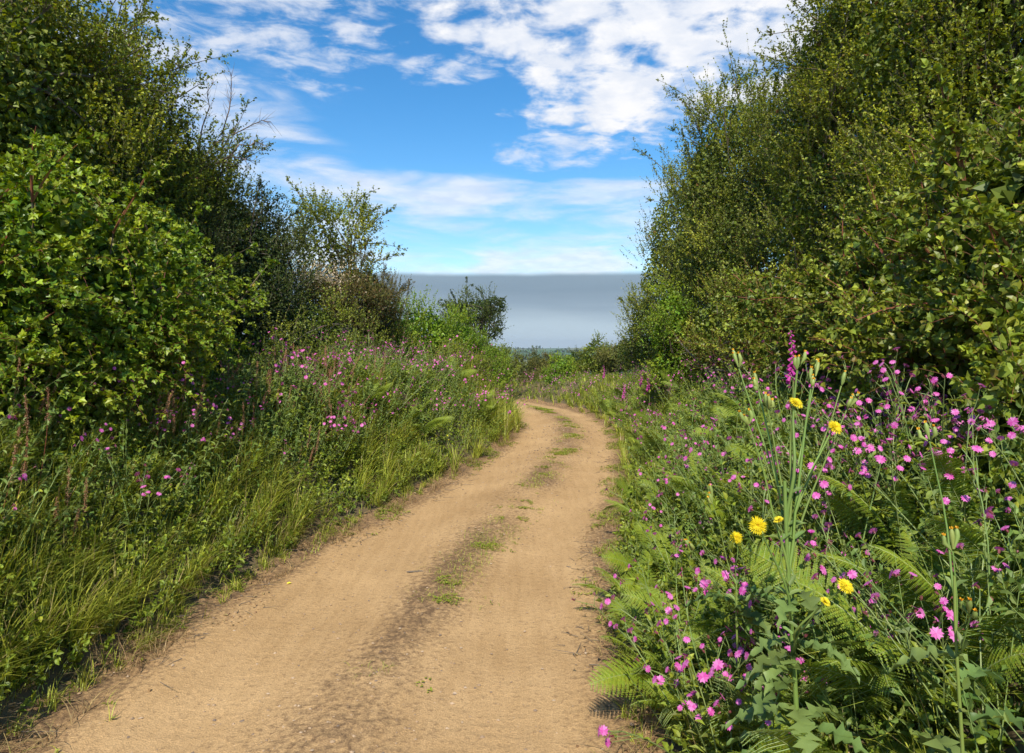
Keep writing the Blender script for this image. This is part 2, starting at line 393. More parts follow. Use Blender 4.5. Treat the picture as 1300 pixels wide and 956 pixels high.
rows = [S3 - 4.5]
while rows[-1] < S[-1] - 1:
    yy = np.interp(rows[-1], S, CL[:, 1]); rows.append(rows[-1] + .014 * max(1, (abs(yy) / 3.2) ** 1.3))
rows = np.array(rows); cols = np.linspace(-1, 1, 230)
SS, UU = np.meshgrid(rows, cols, indexing='ij')
cx_, cy_, tx_, ty_ = cl_at(SS)
DD = UU * (hw(SS) + .16)
X = cx_ + ty_ * DD; Y = cy_ - tx_ * DD
E = np.abs(DD) - hw(SS)
inn = 1 - ss(-.25, .1, E)
crumb = np.exp(-((DD - .06 + .25 * fbm(SS * .5, SS * 0, 2, 4)) / .30) ** 2) * (.68 + 2.2 * fbm(SS * .8, DD * 2, 3, 8)) + .9 * ss(-.32, -.02, E + .3 * fbm(SS * 1.1, DD * 2, 3, 31))
crumb = np.clip(crumb, 0, 1)
# shallow tyre tread marks, clods, pebbly unevenness
Z = H(X, Y)
Z = Z + inn * (.016 * fbm(X * 2.6 + Y * .9, Y * 1.6 - X * .8, 3, 1) + .0035 * fbm(X * 11 + Y * 7, Y * 12 - X * 6, 3, 2)) + crumb * (.035 * np.maximum(fbm(X * 15 + Y * 9, Y * 15 - X * 9, 3, 6), -.05) + .018 * fbm(X * 33 + Y * 20, Y * 33 - X * 20, 2, 7))
tread = np.exp(-((np.abs(DD) - .66) / .17) ** 2)
Z = Z + inn * tread * .0014 * np.sin(SS * 2 * np.pi / .085 + 5 * np.abs(DD)) * np.clip(.5 + 2 * fbm(X, Y, 2, 44), 0, 1)
Z = Z + .004 - .05 * ss(.08, .16, E)
ny, nx = X.shape; idx = np.arange(nx * ny).reshape(ny, nx)
q = np.stack([idx[:-1, :-1], idx[:-1, 1:], idx[1:, 1:], idx[1:, :-1]], -1).reshape(-1, 4)
G = Geo(); G.add(np.stack([X, Y, Z], -1), q, 0, (crumb * 1.2).ravel())
tag(G.build('dirt_track', M['dirt'], smooth=True), 'sandy two-rut farm track with a crumbly centre ridge', kind='structure')

# ------------------------------------------------------------------ shrubs and trees
def Bl(px, py, Y, rx, ry, depth):
    c = P(px, py, Y)
    return (c[0], c[1], c[2], rx / F * Y, depth, ry / F * Y)

def scatter_sub(blobs, n, rs, g, zmin=None):
    """n lump centres over the outer surface of the big blobs"""
    B = np.array(blobs); A = B[:, 3] * B[:, 5] + B[:, 4] * B[:, 5] + B[:, 3] * B[:, 4]
    k = g.choice(len(B), n * 3, p=A / A.sum())
    u = rdir(n * 3, g)
    p = B[k, :3] + u * B[k, 3:] * g.uniform(.72, 1.0, (n * 3, 1))
    keep = np.ones(len(p), bool)
    for j in range(len(B)):
        q = (((p - B[j, :3]) / B[j, 3:]) ** 2).sum(1)
        keep &= (q > .45) | (k == j)
    if zmin is not None: keep &= p[:, 2] > zmin
    # fewer lumps on the far side, away from the lane
    keep &= (u[:, 1] < .35) | (g.uniform(size=len(p)) < .45)
    p = p[keep][:n]; u = u[keep][:n]
    r = rs * g.uniform(.55, 1.3, len(p))
    return p, norm(u / 1.0), r

def shrub(name, label, cat, blobs, base, leafmat, leaf=.028, nleaf=40000, lps=14, nsub=60, rs=.32, L=.28, tmpl=T_RHOMB, w=.62, up=.6,
          droop=0.0, leaders=60, leaderL=.7, fill=.32, young=.6, trunks=3, trunk_r=.05, seed=1, group=None, clus=1, twigmat=None, twig=.003,
          bark='bark', spread=.9, leadlps=30, extra=None, zmin=None, nup=.8, spires=0, spireL=.7):
    g = np.random.default_rng(seed)
    base = np.array([base[0], base[1], float(H(np.array([base[0]]), np.array([base[1]]))[0]) - .05])
    root = empty(name, tuple(base), label, cat, group)
    G = Geo(); GT = Geo()
    nsub = int(nsub * .72); rs *= 1.18; lps = int(lps * 1.5); L *= 1.2
    p, u, r = scatter_sub(blobs, nsub, rs, g, base[2] + .1 if zmin is None else zmin)
    ns = max(10, int(nleaf * (1 - fill) / lps))
    k = g.choice(len(p), ns, p=r ** 2 / (r ** 2).sum())
    yb = np.where(g.uniform(size=len(p)) < .3, g.uniform(.25, .7, len(p)), g.uniform(-.25, .12, len(p))) * young * 1.4
    v = norm(rdir(ns, g) + u[k] * .55 + np.array([0, 0, .25]))
    p0 = p[k] + v * (r[k] * g.uniform(.25, .95, ns))[:, None]
    d = norm(v * .55 + np.array([0, 0, up]) + rdir(ns, g) * .5)
    shoots(G, GT, p0, d, L * g.uniform(.5, 1.5, ns), leaf, lps, w, tmpl, droop, spread, young, 0, twig * .38, g=g, clus=clus, twmat=1, nup=nup, K=3, ybase=yb[k])
    # long leading shoots over the outline
    if leaders:
        top = np.argsort(-(u[:, 2] + .5 * np.abs(u[:, 0]) + g.uniform(0, .9, len(p))))[:max(6, len(p) // 2)]
        k = g.choice(top, leaders)
        p0 = p[k] + rdir(leaders, g) * r[k][:, None] * .5
        d = norm(u[k] * .5 + np.array([0, 0, up * 1.2]) + rdir(leaders, g) * .45)
        shoots(G, GT, p0, d, leaderL * g.uniform(.4, 1.3, leaders), leaf * .9, leadlps, w, tmpl, droop, spread * .8, young * 1.2, 0, twig * .7, g=g, K=5, wob=.12, clus=max(clus, 9), twmat=1, nup=nup)
    # spires: bare-based branches carrying leafy side sprays, breaking the outline
    if spires:
        top = np.argsort(-(p[:, 2] + .6 * np.abs(u[:, 0]) + g.uniform(0, .7, len(p))))[:max(6, int(len(p) * .4))]
        k = g.choice(top, spires)
        d = norm(u[k] * np.array([.9, .5, .3]) + np.array([0, 0, .75]) + rdir(spires, g) * .45)
        SC = curves(p[k], d, spireL * g.uniform(.6, 1.5, spires) + r[k], 7, .12, .12, g)
        tubes(GT, SC, np.linspace(.010, .002, 7)[None].repeat(spires, 0), 4, 1)
        m = 13; ci = np.repeat(np.arange(spires), m); t = g.uniform(.3, 1, spires * m)
        q, tan = curve_eval(SC, ci, t)
        dd = norm(tan * .8 + rdir(len(ci), g) * .8 + np.array([0, 0, .25]))
        shoots(G, GT, q, dd, g.uniform(.08, .26, len(ci)) * (1.25 - .5 * t) * spireL / .6, leaf * .95, 13, w, tmpl, droop, .8, young, 0, twig * .4, g=g, K=3, twmat=1, nup=nup)
    # sparse inner leaves
    B = np.array(blobs)
    nf = int(nleaf * fill)
    vol = B[:, 3] * B[:, 4] * B[:, 5]; k = g.choice(len(B), nf, p=vol / vol.sum())
    q = B[k, :3] + rdir(nf, g) * B[k, 3:] * (g.uniform(.3, .86, nf) ** .6)[:, None]
    leaves(G, q, rdir(nf, g), rdir(nf, g), leaf * 1.45, .75, T_RHOMB, 0, 0)
    # wood: stems to the lumps
    if trunks:
        offs = g.normal(size=(trunks, 3)) * np.array([.18, .12, 0]); ctr = B[:, :3].mean(0)
        t0 = base + offs
        top = ctr + g.normal(size=(trunks, 3)) * B[:, 3:].mean(0) * .35
        tl = np.linspace(0, 1, 7)[None, :, None]
        TC = t0[:, None] * (1 - tl) + top[:, None] * tl + np.cumsum(g.normal(size=(trunks, 7, 3)) * .05, 1) * tl
        TR = trunk_r * np.linspace(1, .4, 7)[None] * g.uniform(.6, 1.1, (trunks, 1))
        tubes(GT, TC, TR, 7, 0)
        nb = min(len(p), 90)
        kk = g.choice(len(p), nb, replace=False)
        src = TC[g.integers(0, trunks, nb), g.integers(2, 7, nb)]
        tt = np.linspace(0, 1, 6)[None, :, None]
        mid = (src + p[kk]) / 2 + g.normal(size=(nb, 3)) * .12 + np.array([0, 0, .1])
        BC = src[:, None] * (1 - tt) ** 2 + mid[:, None] * 2 * tt * (1 - tt) + p[kk][:, None] * tt ** 2
        tubes(GT, BC, trunk_r * .42 * np.linspace(1, .3, 6)[None] * g.uniform(.5, 1, (nb, 1)), 4, 0)
    G.build('foliage', M[leafmat], root, base)
    GT.build('branches', [M[bark], M[twigmat or 'twig']], root, base)
    if extra: extra(root, base, g, p, u, r)
    return root

Q = 1.0
def N_(n): return int(n * Q)

def hb(x, y): return (x, y)

# -- left hedge
shrub('hawthorn_tree', 'tall olive-green hawthorn at the left end of the left hedge, sky showing through its top', 'tree',
      [Bl(5, 110, 5.8, 90, 120, 1.1), Bl(-90, 150, 5.0, 120, 170, 1.0), Bl(50, 215, 6.0, 90, 90, .9)], (-4.4, 5.6), 'hawthorn', .041, N_(52000), 12, 75, .34, .26, leaders=50, leaderL=.6, seed=11, spires=26, spireL=0.6, trunk_r=.06)
shrub('hawthorn_tree', 'broad hawthorn with ragged spiky crown, tallest in the middle of the left hedge', 'tree',
      [Bl(108, 160, 7.2, 60, 105, 1.2), Bl(80, 240, 7.0, 85, 110, 1.0), Bl(168, 232, 7.6, 62, 76, 1.0)], (-4.1, 7.4), 'hawthorn', .041, N_(65000), 12, 95, .34, .27, leaders=70, leaderL=.75, seed=12, spires=34, spireL=0.65, trunk_r=.07)

def bare(root, base, g, p, u, r):
    G = Geo()
    ends = [(300, 158, 8.6), (345, 150, 8.8), (338, 182, 8.8), (293, 95, 8.4), (268, 110, 8.3), (322, 205, 8.8)]
    for (px, py, Y) in ends:
        a = P(262, 225, 8.7) + g.normal(size=3) * .1; b = P(px, py, Y)
        t = np.linspace(0, 1, 8)[:, None]
        c = a * (1 - t) + b * t + np.array([0, 0, .12]) * np.sin(t * np.pi) + g.normal(size=(8, 3)) * .025
        tubes(G, c[None], np.linspace(.013, .003, 8)[None], 4)
        n = 26
        tt = g.uniform(.35, 1, n); q, tan = curve_eval(c[None], np.zeros(n, int), tt)
        tubes(G, curves(q, norm(tan + rdir(n, g) * .9), g.uniform(.06, .22, n), 3, g=g), np.tile(np.array([.003, .002, .001])[None], (n, 1)), 3)
    G.build('bare_branch', M['deadwood'], root, base)
shrub('blackthorn_tree', 'blackthorn with bare brown twigs reaching out into the blue sky on the left', 'tree',
      [Bl(236, 256, 8.8, 46, 70, 1.0), Bl(290, 305, 9.2, 38, 56, .9)], (-3.7, 9.0), 'thorn', .040, N_(42000), 12, 70, .30, .24, leaders=55, leaderL=.7, seed=13, spires=22, spireL=0.6, extra=bare, young=.35)
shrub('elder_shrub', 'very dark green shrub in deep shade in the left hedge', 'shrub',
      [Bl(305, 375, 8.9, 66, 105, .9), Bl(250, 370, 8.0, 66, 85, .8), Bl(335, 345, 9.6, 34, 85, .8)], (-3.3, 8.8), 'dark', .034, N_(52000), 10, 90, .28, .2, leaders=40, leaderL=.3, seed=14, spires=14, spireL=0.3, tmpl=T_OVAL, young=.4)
def ivy_extra(root, base, g, p, u, r):
    pass
shrub('climber_thicket', 'glossy bright green climber smothering the near end of the left hedge', 'shrub',
      [Bl(40, 330, 4.9, 110, 110, .55), Bl(130, 400, 5.2, 90, 95, .5), Bl(-60, 400, 4.3, 110, 130, .5), Bl(60, 450, 4.9, 120, 90, .5), Bl(20, 520, 4.5, 90, 50, .35)], (-3.3, 4.9), 'ivy', .050, N_(42000), 9, 120, .24, .22,
      tmpl=T_IVY, w=1.0, leaders=40, leaderL=.45, seed=15, spires=26, spireL=.38, droop=.5, up=.3, twigmat='redstem', nup=.55)
shrub('climber_thicket', 'yellow-green climber hanging over the hedge under the broad hawthorn', 'shrub',
      [Bl(190, 320, 6.6, 70, 62, .5), Bl(170, 400, 6.2, 95, 85, .5), Bl(245, 420, 6.9, 55, 80, .4), Bl(120, 470, 5.6, 90, 60, .4), Bl(215, 500, 6.5, 62, 45, .4), Bl(95, 535, 5.1, 80, 42, .35)], (-3.2, 6.4), 'ivy', .046, N_(34000), 9, 100, .24, .22,
      tmpl=T_IVY, w=1.0, leaders=50, leaderL=.4, seed=16, spires=26, spireL=.38, droop=.5, up=.3, nup=.55)
shrub('small_hawthorn', 'small see-through hawthorn tree standing up beside the gorse bush', 'tree',
      [Bl(425, 300, 11.8, 44, 42, .6), Bl(405, 340, 11.5, 30, 35, .5), Bl(450, 335, 11.8, 28, 22, .5)], (-2.9, 11.8), 'thorn', .042, N_(15000), 10, 40, .24, .22, leaders=22, leaderL=.5, seed=17, spires=10, spireL=0.35, trunks=2, trunk_r=.045, fill=.05, clus=6)
def gorse_extra(root, base, g, p, u, r):
    G = Geo(); n = 900
    c = P(405, 352, 11.0); q = c + g.normal(size=(n, 3)) * np.array([.28, .15, .12])
    leaves(G, q, rdir(n, g), rdir(n, g), .03, .8, T_RHOMB)
    G.build('blossom', M['cream'], root, base)
shrub('gorse_bush', 'dark brownish gorse bush with knobbly shoots and a fringe of cream blossom', 'bush',
      [Bl(455, 385, 11.7, 42, 48, .8), Bl(405, 405, 11.2, 45, 60, .8), Bl(482, 400, 12.6, 24, 45, .7)], (-2.8, 11.6), 'gorse', .036, N_(40000), 16, 70, .26, .20, w=.34, leaders=45, leaderL=.3, seed=18, spires=10, spireL=0.25, up=.9, extra=gorse_extra, spread=1.0)
shrub('holly_scrub', 'mid-green scrub between dark shrub and gorse behind the left verge flowers', 'bush',
      [Bl(385, 440, 9.8, 60, 60, .7), Bl(330, 470, 8.4, 70, 55, .6), Bl(430, 460, 11, 60, 50, .6), Bl(480, 460, 12.3, 45, 42, .5)], (-2.9, 9.6), 'bramble', .034, N_(30000), 9, 80, .24, .2, leaders=40, leaderL=.4, seed=19, tmpl=T_OVAL, young=.5)
shrub('bramble_bush', 'sunlit yellow-green bramble bush rounding the bend on the left', 'bush',
      [Bl(535, 430, 14.2, 40, 40, .8), Bl(575, 440, 15.6, 36, 35, .8), Bl(500, 440, 13.2, 38, 42, .8), Bl(612, 462, 16.8, 26, 26, .7)], (-1.7, 14.8), 'bright', .045, N_(34000), 10, 85, .26, .24, leaders=60, leaderL=.4, seed=20, tmpl=T_OVAL)
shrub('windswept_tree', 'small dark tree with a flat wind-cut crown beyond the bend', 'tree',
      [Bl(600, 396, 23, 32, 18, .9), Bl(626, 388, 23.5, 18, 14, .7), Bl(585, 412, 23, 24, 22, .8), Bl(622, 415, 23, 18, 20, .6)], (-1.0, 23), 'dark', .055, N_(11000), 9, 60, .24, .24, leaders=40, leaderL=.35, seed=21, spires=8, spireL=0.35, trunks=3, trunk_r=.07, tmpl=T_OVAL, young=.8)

for i, (lab, mt, bl, base, n, lf) in enumerate([
    ('leafy green mound between the tall grass and the sunlit bramble bush near the bend', 'bramble', [Bl(565, 478, 13.6, 44, 26, .5), Bl(525, 490, 12.2, 40, 28, .5)], (-1.4, 13), 15000, .036),
    ('bright scrub mound right beside the track at the last of the left bend', 'bright', [Bl(610, 480, 15.6, 30, 24, .45), Bl(632, 478, 17.2, 18, 18, .4)], (-.55, 16), 8000, .036),
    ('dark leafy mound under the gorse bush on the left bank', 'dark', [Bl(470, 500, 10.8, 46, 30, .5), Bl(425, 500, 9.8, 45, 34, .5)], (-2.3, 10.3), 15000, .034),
    ('tangled green mound among the pink flowers of the left bank, nearest the camera', 'bramble', [Bl(370, 520, 8.3, 55, 40, .45), Bl(310, 520, 7.4, 60, 42, .45)], (-2.6, 7.9), 16000, .036),
    ]):
    shrub('scrub_mound', lab, 'bush', bl, base, mt, lf, n, 9, 60, .2, .2, leaders=30, leaderL=.35, seed=90 + i, tmpl=T_OVAL, trunks=0, spires=8, spireL=.25)

# -- right hedge
shrub('blackthorn_tree', 'blackthorn at the far end of the right hedge with outline leaning over the sky', 'tree',
      [Bl(865, 300, 15.8, 42, 75, 1.3), Bl(850, 370, 16.2, 40, 75, 1.3), Bl(905, 330, 14.5, 50, 110, 1.3)], (3.9, 15.6), 'thorn', .044, N_(50000), 12, 85, .36, .32, leaders=70, leaderL=.8, seed=31, spires=26, spireL=0.7, up=.8, trunk_r=.06)
shrub('blackthorn_tree', 'olive blackthorn with spiky upright shoots, second from the far end of the right hedge', 'tree',
      [Bl(935, 230, 11.8, 62, 105, 1.2), Bl(900, 300, 12.4, 40, 90, 1.1), Bl(960, 330, 11, 70, 110, 1.1)], (3.9, 11.8), 'thorn', .043, N_(75000), 12, 110, .34, .30, leaders=90, leaderL=.85, seed=32, spires=30, spireL=0.7, up=.8, trunk_r=.06)
shrub('hawthorn_tree', 'hawthorn crossing the top edge of the photo in the middle of the right hedge', 'tree',
      [Bl(1078, 130, 8.6, 76, 140, 1.1), Bl(1022, 180, 9.2, 42, 105, 1.0), Bl(1070, 290, 8.2, 85, 120, 1.0), Bl(1145, 10, 7.8, 100, 110, 1.0)], (3.8, 8.6), 'hawthorn', .040, N_(90000), 12, 130, .32, .28, leaders=80, leaderL=.75, seed=33, spires=24, spireL=0.6, up=.75, trunk_r=.06)
shrub('hawthorn_tree', 'nearest hawthorn towering over the brambles at the right edge', 'tree',
      [Bl(1200, 80, 6.2, 110, 190, 1.0), Bl(1180, 250, 6.0, 90, 110, .9), Bl(1330, 60, 5.4, 120, 250, 1.0), Bl(1300, 260, 5.0, 100, 130, .8)], (3.8, 5.8), 'hawthorn', .040, N_(95000), 12, 150, .32, .26, leaders=80, leaderL=.7, seed=34, spires=20, spireL=0.6, up=.7, trunk_r=.06)
def canes(root, base, g, p, u, r):
    G2 = Geo(); n = 20
    k = g.choice(len(p), n); p0 = p[k]
    d = norm(u[k] * .5 + np.array([-.15, -.2, .95]) + rdir(n, g) * .35)
    C = curves(p0, d, g.uniform(.5, 1.1, n), 8, .35, .12, g)
    for q in range(n):
        G = Geo(); tubes(G, C[q:q + 1], np.linspace(.005, .002, 8)[None], 5); G.build('cane', M['redstem'], root, base)
    ci = np.repeat(np.arange(n), 22); t = g.uniform(.15, 1, len(ci)); q, tan = curve_eval(C, ci, t)
    leaves(G2, q, norm(tan * .5 + rdir(len(ci), g)), norm(rdir(len(ci), g) * .6 + np.array([0, 0, 1])), .04 * g.uniform(.4, 1.1, len(ci)), .6, T_OVAL, 0, 1.0)
    o = G2.build('young_leaves', M['bramble'], root, base)
shrub('bramble_thicket', 'big-leaved bramble thicket with reddish canes, nearest on the right', 'bush',
      [Bl(1300, 330, 3.5, 110, 130, .45), Bl(1240, 420, 3.9, 110, 110, .45), Bl(1350, 480, 3.2, 110, 120, .45), Bl(1290, 570, 3.0, 80, 90, .35)], (2.8, 3.7), 'bramble', .058, N_(26000), 9, 110, .20, .22,
      tmpl=T_OVAL, w=.72, leaders=40, leaderL=.5, seed=35, spires=22, spireL=.38, droop=.25, up=.45, twigmat='redstem', extra=canes, nup=.6, twig=.004)
shrub('bramble_thicket', 'bramble thicket with shaded hollows behind the foxgloves and yellow flowers', 'bush',
      [Bl(1130, 380, 5.3, 90, 95, .5), Bl(1180, 470, 4.8, 90, 75, .45), Bl(1060, 430, 6.2, 80, 75, .5), Bl(1190, 540, 4.1, 80, 60, .35)], (2.9, 5.4), 'bramble', .052, N_(30000), 9, 110, .24, .22,
      tmpl=T_OVAL, w=.72, leaders=40, leaderL=.5, seed=36, spires=22, spireL=.38, droop=.25, up=.45, twigmat='redstem', extra=canes, nup=.6, twig=.004)
shrub('bramble_thicket', 'low bramble and thorn scrub along the foot of the right hedge halfway to the bend', 'bush',
      [Bl(990, 420, 8.2, 65, 75, .6), Bl(930, 430, 10.2, 55, 60, .6), Bl(880, 440, 12.5, 45, 45, .6)], (3.1, 9.5), 'bramble', .042, N_(38000), 9, 110, .26, .24,
      tmpl=T_OVAL, w=.68, leaders=50, leaderL=.45, seed=37, droop=.1, up=.6, twigmat='redstem')
shrub('privet_bush', 'bright lime green bush glowing at the foot of the far right blackthorn', 'bush',
      [Bl(853, 400, 12.0, 20, 36, .4), Bl(845, 428, 12.2, 20, 25, .4), Bl(850, 462, 12.2, 24, 32, .4)], (2.8, 12.1), 'bright', .040, N_(9000), 10, 34, .2, .22, leaders=14, leaderL=.3, seed=38)
shrub('blackthorn_shrub', 'low rounded end of the right hedge where the lane bends away', 'shrub',
      [Bl(822, 420, 19, 26, 45, 1.0), Bl(812, 450, 20, 30, 28, .9)], (3.8, 19.5), 'thorn', .045, N_(16000), 10, 50, .28, .28, leaders=40, leaderL=.45, seed=39, spires=12, spireL=0.4)

# -- bushes beyond the bend
for i, (lab, mt, bl, base, n) in enumerate([
    ('leafy upright shrub standing above the flowery bank beyond the bend', 'hawthorn', [Bl(757, 452, 25, 20, 22, .7), Bl(752, 470, 25, 26, 20, .7)], (3.1, 25.2), 9000),
    ('dark bush directly left of the upright shrub on the far bank', 'dark', [Bl(730, 462, 27, 14, 16, .7), Bl(718, 470, 27, 15, 13, .6)], (2.4, 27), 5500),
    ('lime green bush in the dip beyond the bend', 'bright', [Bl(711, 472, 23.2, 15, 16, .6), Bl(704, 488, 22.8, 14, 14, .5)], (1.6, 23.2), 5500),
    ('golden-brown bush at the end of the lane, nearest to the left verge', 'farbush', [Bl(658, 472, 24.6, 15, 18, .6), Bl(668, 488, 24, 17, 16, .6)], (.4, 24.6), 5500),
    ('round golden-topped bush in front of the far fields', 'farbush', [Bl(680, 463, 25.5, 13, 12, .6), Bl(684, 480, 25, 15, 17, .6)], (1.0, 25.2), 5500),
    ('brown-leaved bush against the lime green one', 'gorse', [Bl(698, 468, 26.5, 10, 14, .6), Bl(692, 486, 25.5, 14, 14, .6)], (1.5, 26.2), 4500),
    ('olive bush on the far bank left of the hedge end', 'farbush', [Bl(780, 458, 23, 20, 18, .7), Bl(792, 452, 22, 18, 20, .7)], (3.7, 23), 8000),
    ('low green bush under the windswept tree', 'bramble', [Bl(636, 466, 21.5, 18, 20, .6), Bl(618, 456, 22, 22, 22, .7)], (-.6, 21.8), 7000),
    ]):
    shrub('bush', lab, 'bush', bl, base, mt, .055, N_(n), 10, 34, .17, .2, leaders=12, leaderL=.22, seed=60 + i, tmpl=T_OVAL if mt != 'gorse' else T_RHOMB, trunks=2, trunk_r=.03)

# ------------------------------------------------------------------ verge grass and undergrowth
def blades(G, x, y, z, L, wd, arch, az, mat=0, young=None, K=5, g=rng):
    N = len(x)
    t = np.linspace(0, 1, K)
    dirx, diry = np.cos(az), np.sin(az)
    a = arch[:, None]
    hor = L[:, None] * (.12 * t + a * t ** 2.0)[...]
    ver = L[:, None] * (t - .42 * a * t ** 2.6 * 1.4)
    c = np.stack([x[:, None] + dirx[:, None] * hor, y[:, None] + diry[:, None] * hor, z[:, None] + ver], -1)
    sx, sy = -diry, dirx
    ww = wd[:, None] * np.array([.7, 1, .85, .55, 0])[None, :K]
    sv = np.stack([sx[:, None] * ww, sy[:, None] * ww, 0 * ww], -1)
    l = c - sv; r = c + sv
    v = np.concatenate([l, r[:, :-1]], 1)      # K + K-1
    n = 2 * K - 1; off = (np.arange(N) * n)[:, None]
    qs = []
    for i in range(K - 2): qs.append(np.array([i, K + i, K + i + 1, i + 1])[None] + off)
    tr = np.array([K - 2, 2 * K - 2, K - 1])[None] + off
    G.add(v, [np.concatenate(qs), tr], mat, np.repeat(rng.uniform(0, .8, N) if young is None else young, n))

def verge_pts(n, side, y0, y1, e0, e1, g, power=1.5, clump=0.0, seed=50, thr=.0):
    """more points near the camera"""
    s0, s1 = s_of_y(y0), s_of_y(y1)
    t = g.uniform(size=n) ** power
    s = s0 + (s1 - s0) * t; e = g.uniform(e0, e1, n)
    x, y = at_road(s, side, e)
    if clump:
        k = fbm(x * 2.2, y * 2.2, 3, seed) > (thr - .25 + 0 * x)
        k = fbm(x * clump, y * clump, 3, seed) > thr
        x, y, e, s = x[k], y[k], e[k], s[k]
    if side > 0:
        k = ~((np.abs(x - .80) < .27) & (y < 2.12) & (y > .8) & (e > .02)); x, y, e, s = x[k], y[k], e[k], s[k]
    return x, y, e, s

g = np.random.default_rng(100)
def grass(side, specs, label):
    G = Geo()
    for (n, y0, y1, e0, e1, L0, L1, w0, clump, thr, pw) in specs:
        x, y, e, s = verge_pts(N_(n), side, y0, y1, e0, e1, g, pw, clump, 50, thr)
        # tufts: pull blades towards tuft centres
        cell = .22
        cx = (np.floor(x / cell) + .5) * cell + .08 * np.sin(np.floor(y / cell) * 7.1); cy = (np.floor(y / cell) + .5) * cell + .08 * np.sin(np.floor(x / cell) * 5.3)
        k = g.uniform(.2, .8, len(x)); x = x * (1 - k) + cx * k; y = y * (1 - k) + cy * k
        z = H(x, y)
        tl = .75 + 1.2 * fbm(x * 1.7, y * 1.7, 2, 77)
        L = g.uniform(L0, L1, len(x)) * tl
        az = g.uniform(0, 2 * np.pi, len(x))
        lean = np.where(side > 0, np.pi, 0.) + 0 * az        # towards the light over the track
        az = np.where(g.uniform(size=len(x)) < .3, lean + g.normal(size=len(x)) * 1.0, az) + 2.5 * fbm(x * 1.2, y * 1.2, 2, 15)
        wd = w0 * g.uniform(.5, 1.3, len(x)) * np.maximum(1, y / 7)
        blades(G, x, y, z - .02, L, wd, g.uniform(.05, .85, len(x)), az, g=g)
    return tag(G.build('grass', M['grass']), label, kind='stuff')
#        n      y0  y1   e0   e1   L0  L1   w0    clump thr power
grass(-1, [(24000, 2.6, 9, .15, 1.25, .22, .62, .0030, 1.6, -.03, 1.2), (11000, 9, 18, .0, .8, .2, .55, .0030, 1.6, -.02, 1.1),
           (6000, 2.6, 9, -.02, .35, .08, .22, .0024, 3.0, -.02, 1.2), (6500, 11, 22, .0, 1.0, .4, .95, .0032, 1.1, -.05, 1.0), (7000, 2.6, 12, .9, 2.0, .3, .6, .003, 1.5, -.05, 1.2)],
      'long arching grass along the left verge')
grass(1, [(9000, 1.2, 8, .1, 1.0, .18, .45, .0028, 1.5, -.08, 1.2), (9000, 8, 20, .0, 1.2, .15, .45, .003, 1.5, -.14, 1.0), (3500, 1.5, 8, -.02, .2, .06, .16, .0022, 3.0, .0, 1.2),
          (9000, 17, 30, .0, 4.0, .15, .36, .004, 0, 0, 1.0)],
      'grass growing through the plants of the right verge')
# thin dead grass and litter at the foot of the banks
G = Geo()
for side, n, y1 in ((-1, 5500, 13), (1, 1500, 9)):
    x, y, e, s = verge_pts(N_(n), side, 2.6, y1, -.14, .32, g, 1.2, 2.6, 61, -.03)
    z = H(x, y)
    blades(G, x, y, z + .005, g.uniform(.05, .22, len(x)), .0016 * g.uniform(.6, 1.5, len(x)), g.uniform(.9, 1.9, len(x)), g.uniform(0, 6.28, len(x)), g=g)
tag(G.build('dead_grass', M['drygrass']), 'straw-coloured dead grass and litter at the foot of the banks', kind='stuff')

def undergrowth(side, specs, label):
    G = Geo(); GT = Geo()
    for (n, y0, y1, e0, e1, L0, L1, leaf, lps, tm, w, mat) in specs:
        x, y, e, s = verge_pts(N_(n), side, y0, y1, e0, e1, g, 1.25)
        z = H(x, y)
        p0 = np.stack([x, y, z], 1)
        mod = np.clip(.75 + 1.6 * fbm(x * 1.4, y * 1.4, 3, 90 + mat), .3, 1.5)
        L = g.uniform(L0, L1, len(x)) * mod
        d = norm(np.stack([g.normal(size=len(x)) * .3 - side * .25, g.normal(size=len(x)) * .3, np.ones(len(x))], 1))
        shoots(G, G, p0, d, L, leaf, lps, w, tm, .1, 1.0, .5, mat, .0018, t0=.25, g=g, twmat=2, nup=.7)
    return tag(G.build('undergrowth', [M['herb'], M['nettle'], M['stem']]), label, kind='stuff')
undergrowth(-1, [(2200, 2.4, 9, .10, 1.2, .1, .42, .05, 11, T_OVAL, .6, 0), (2800, 2.4, 9, .35, 2.1, .15, .5, .052, 12, T_OVAL, .55, 0), (3000, 8, 18, .1, 1.8, .2, .6, .048, 12, T_OVAL, .6, 0), (2000, 2.4, 12, .5, 1.8, .4, .9, .05, 14, T_OVAL, .5, 1),
                 (1200, 16, 23, .2, 2.0, .2, .55, .05, 10, T_OVAL, .5, 0)], 'leafy low undergrowth covering the left bank')
undergrowth(1, [(4600, 1.0, 8, .10, 2.3, .15, .5, .055, 11, T_OVAL, .55, 0), (2600, 8, 18, .1, 2.0, .2, .5, .045, 10, T_OVAL, .6, 0), (1500, 1.0, 9, .5, 2.4, .3, .7, .05, 12, T_OVAL, .5, 1),
                (5000, 17, 30, .1, 4.5, .15, .38, .05, 10, T_OVAL, .5, 0)], 'leafy low undergrowth covering the right bank')

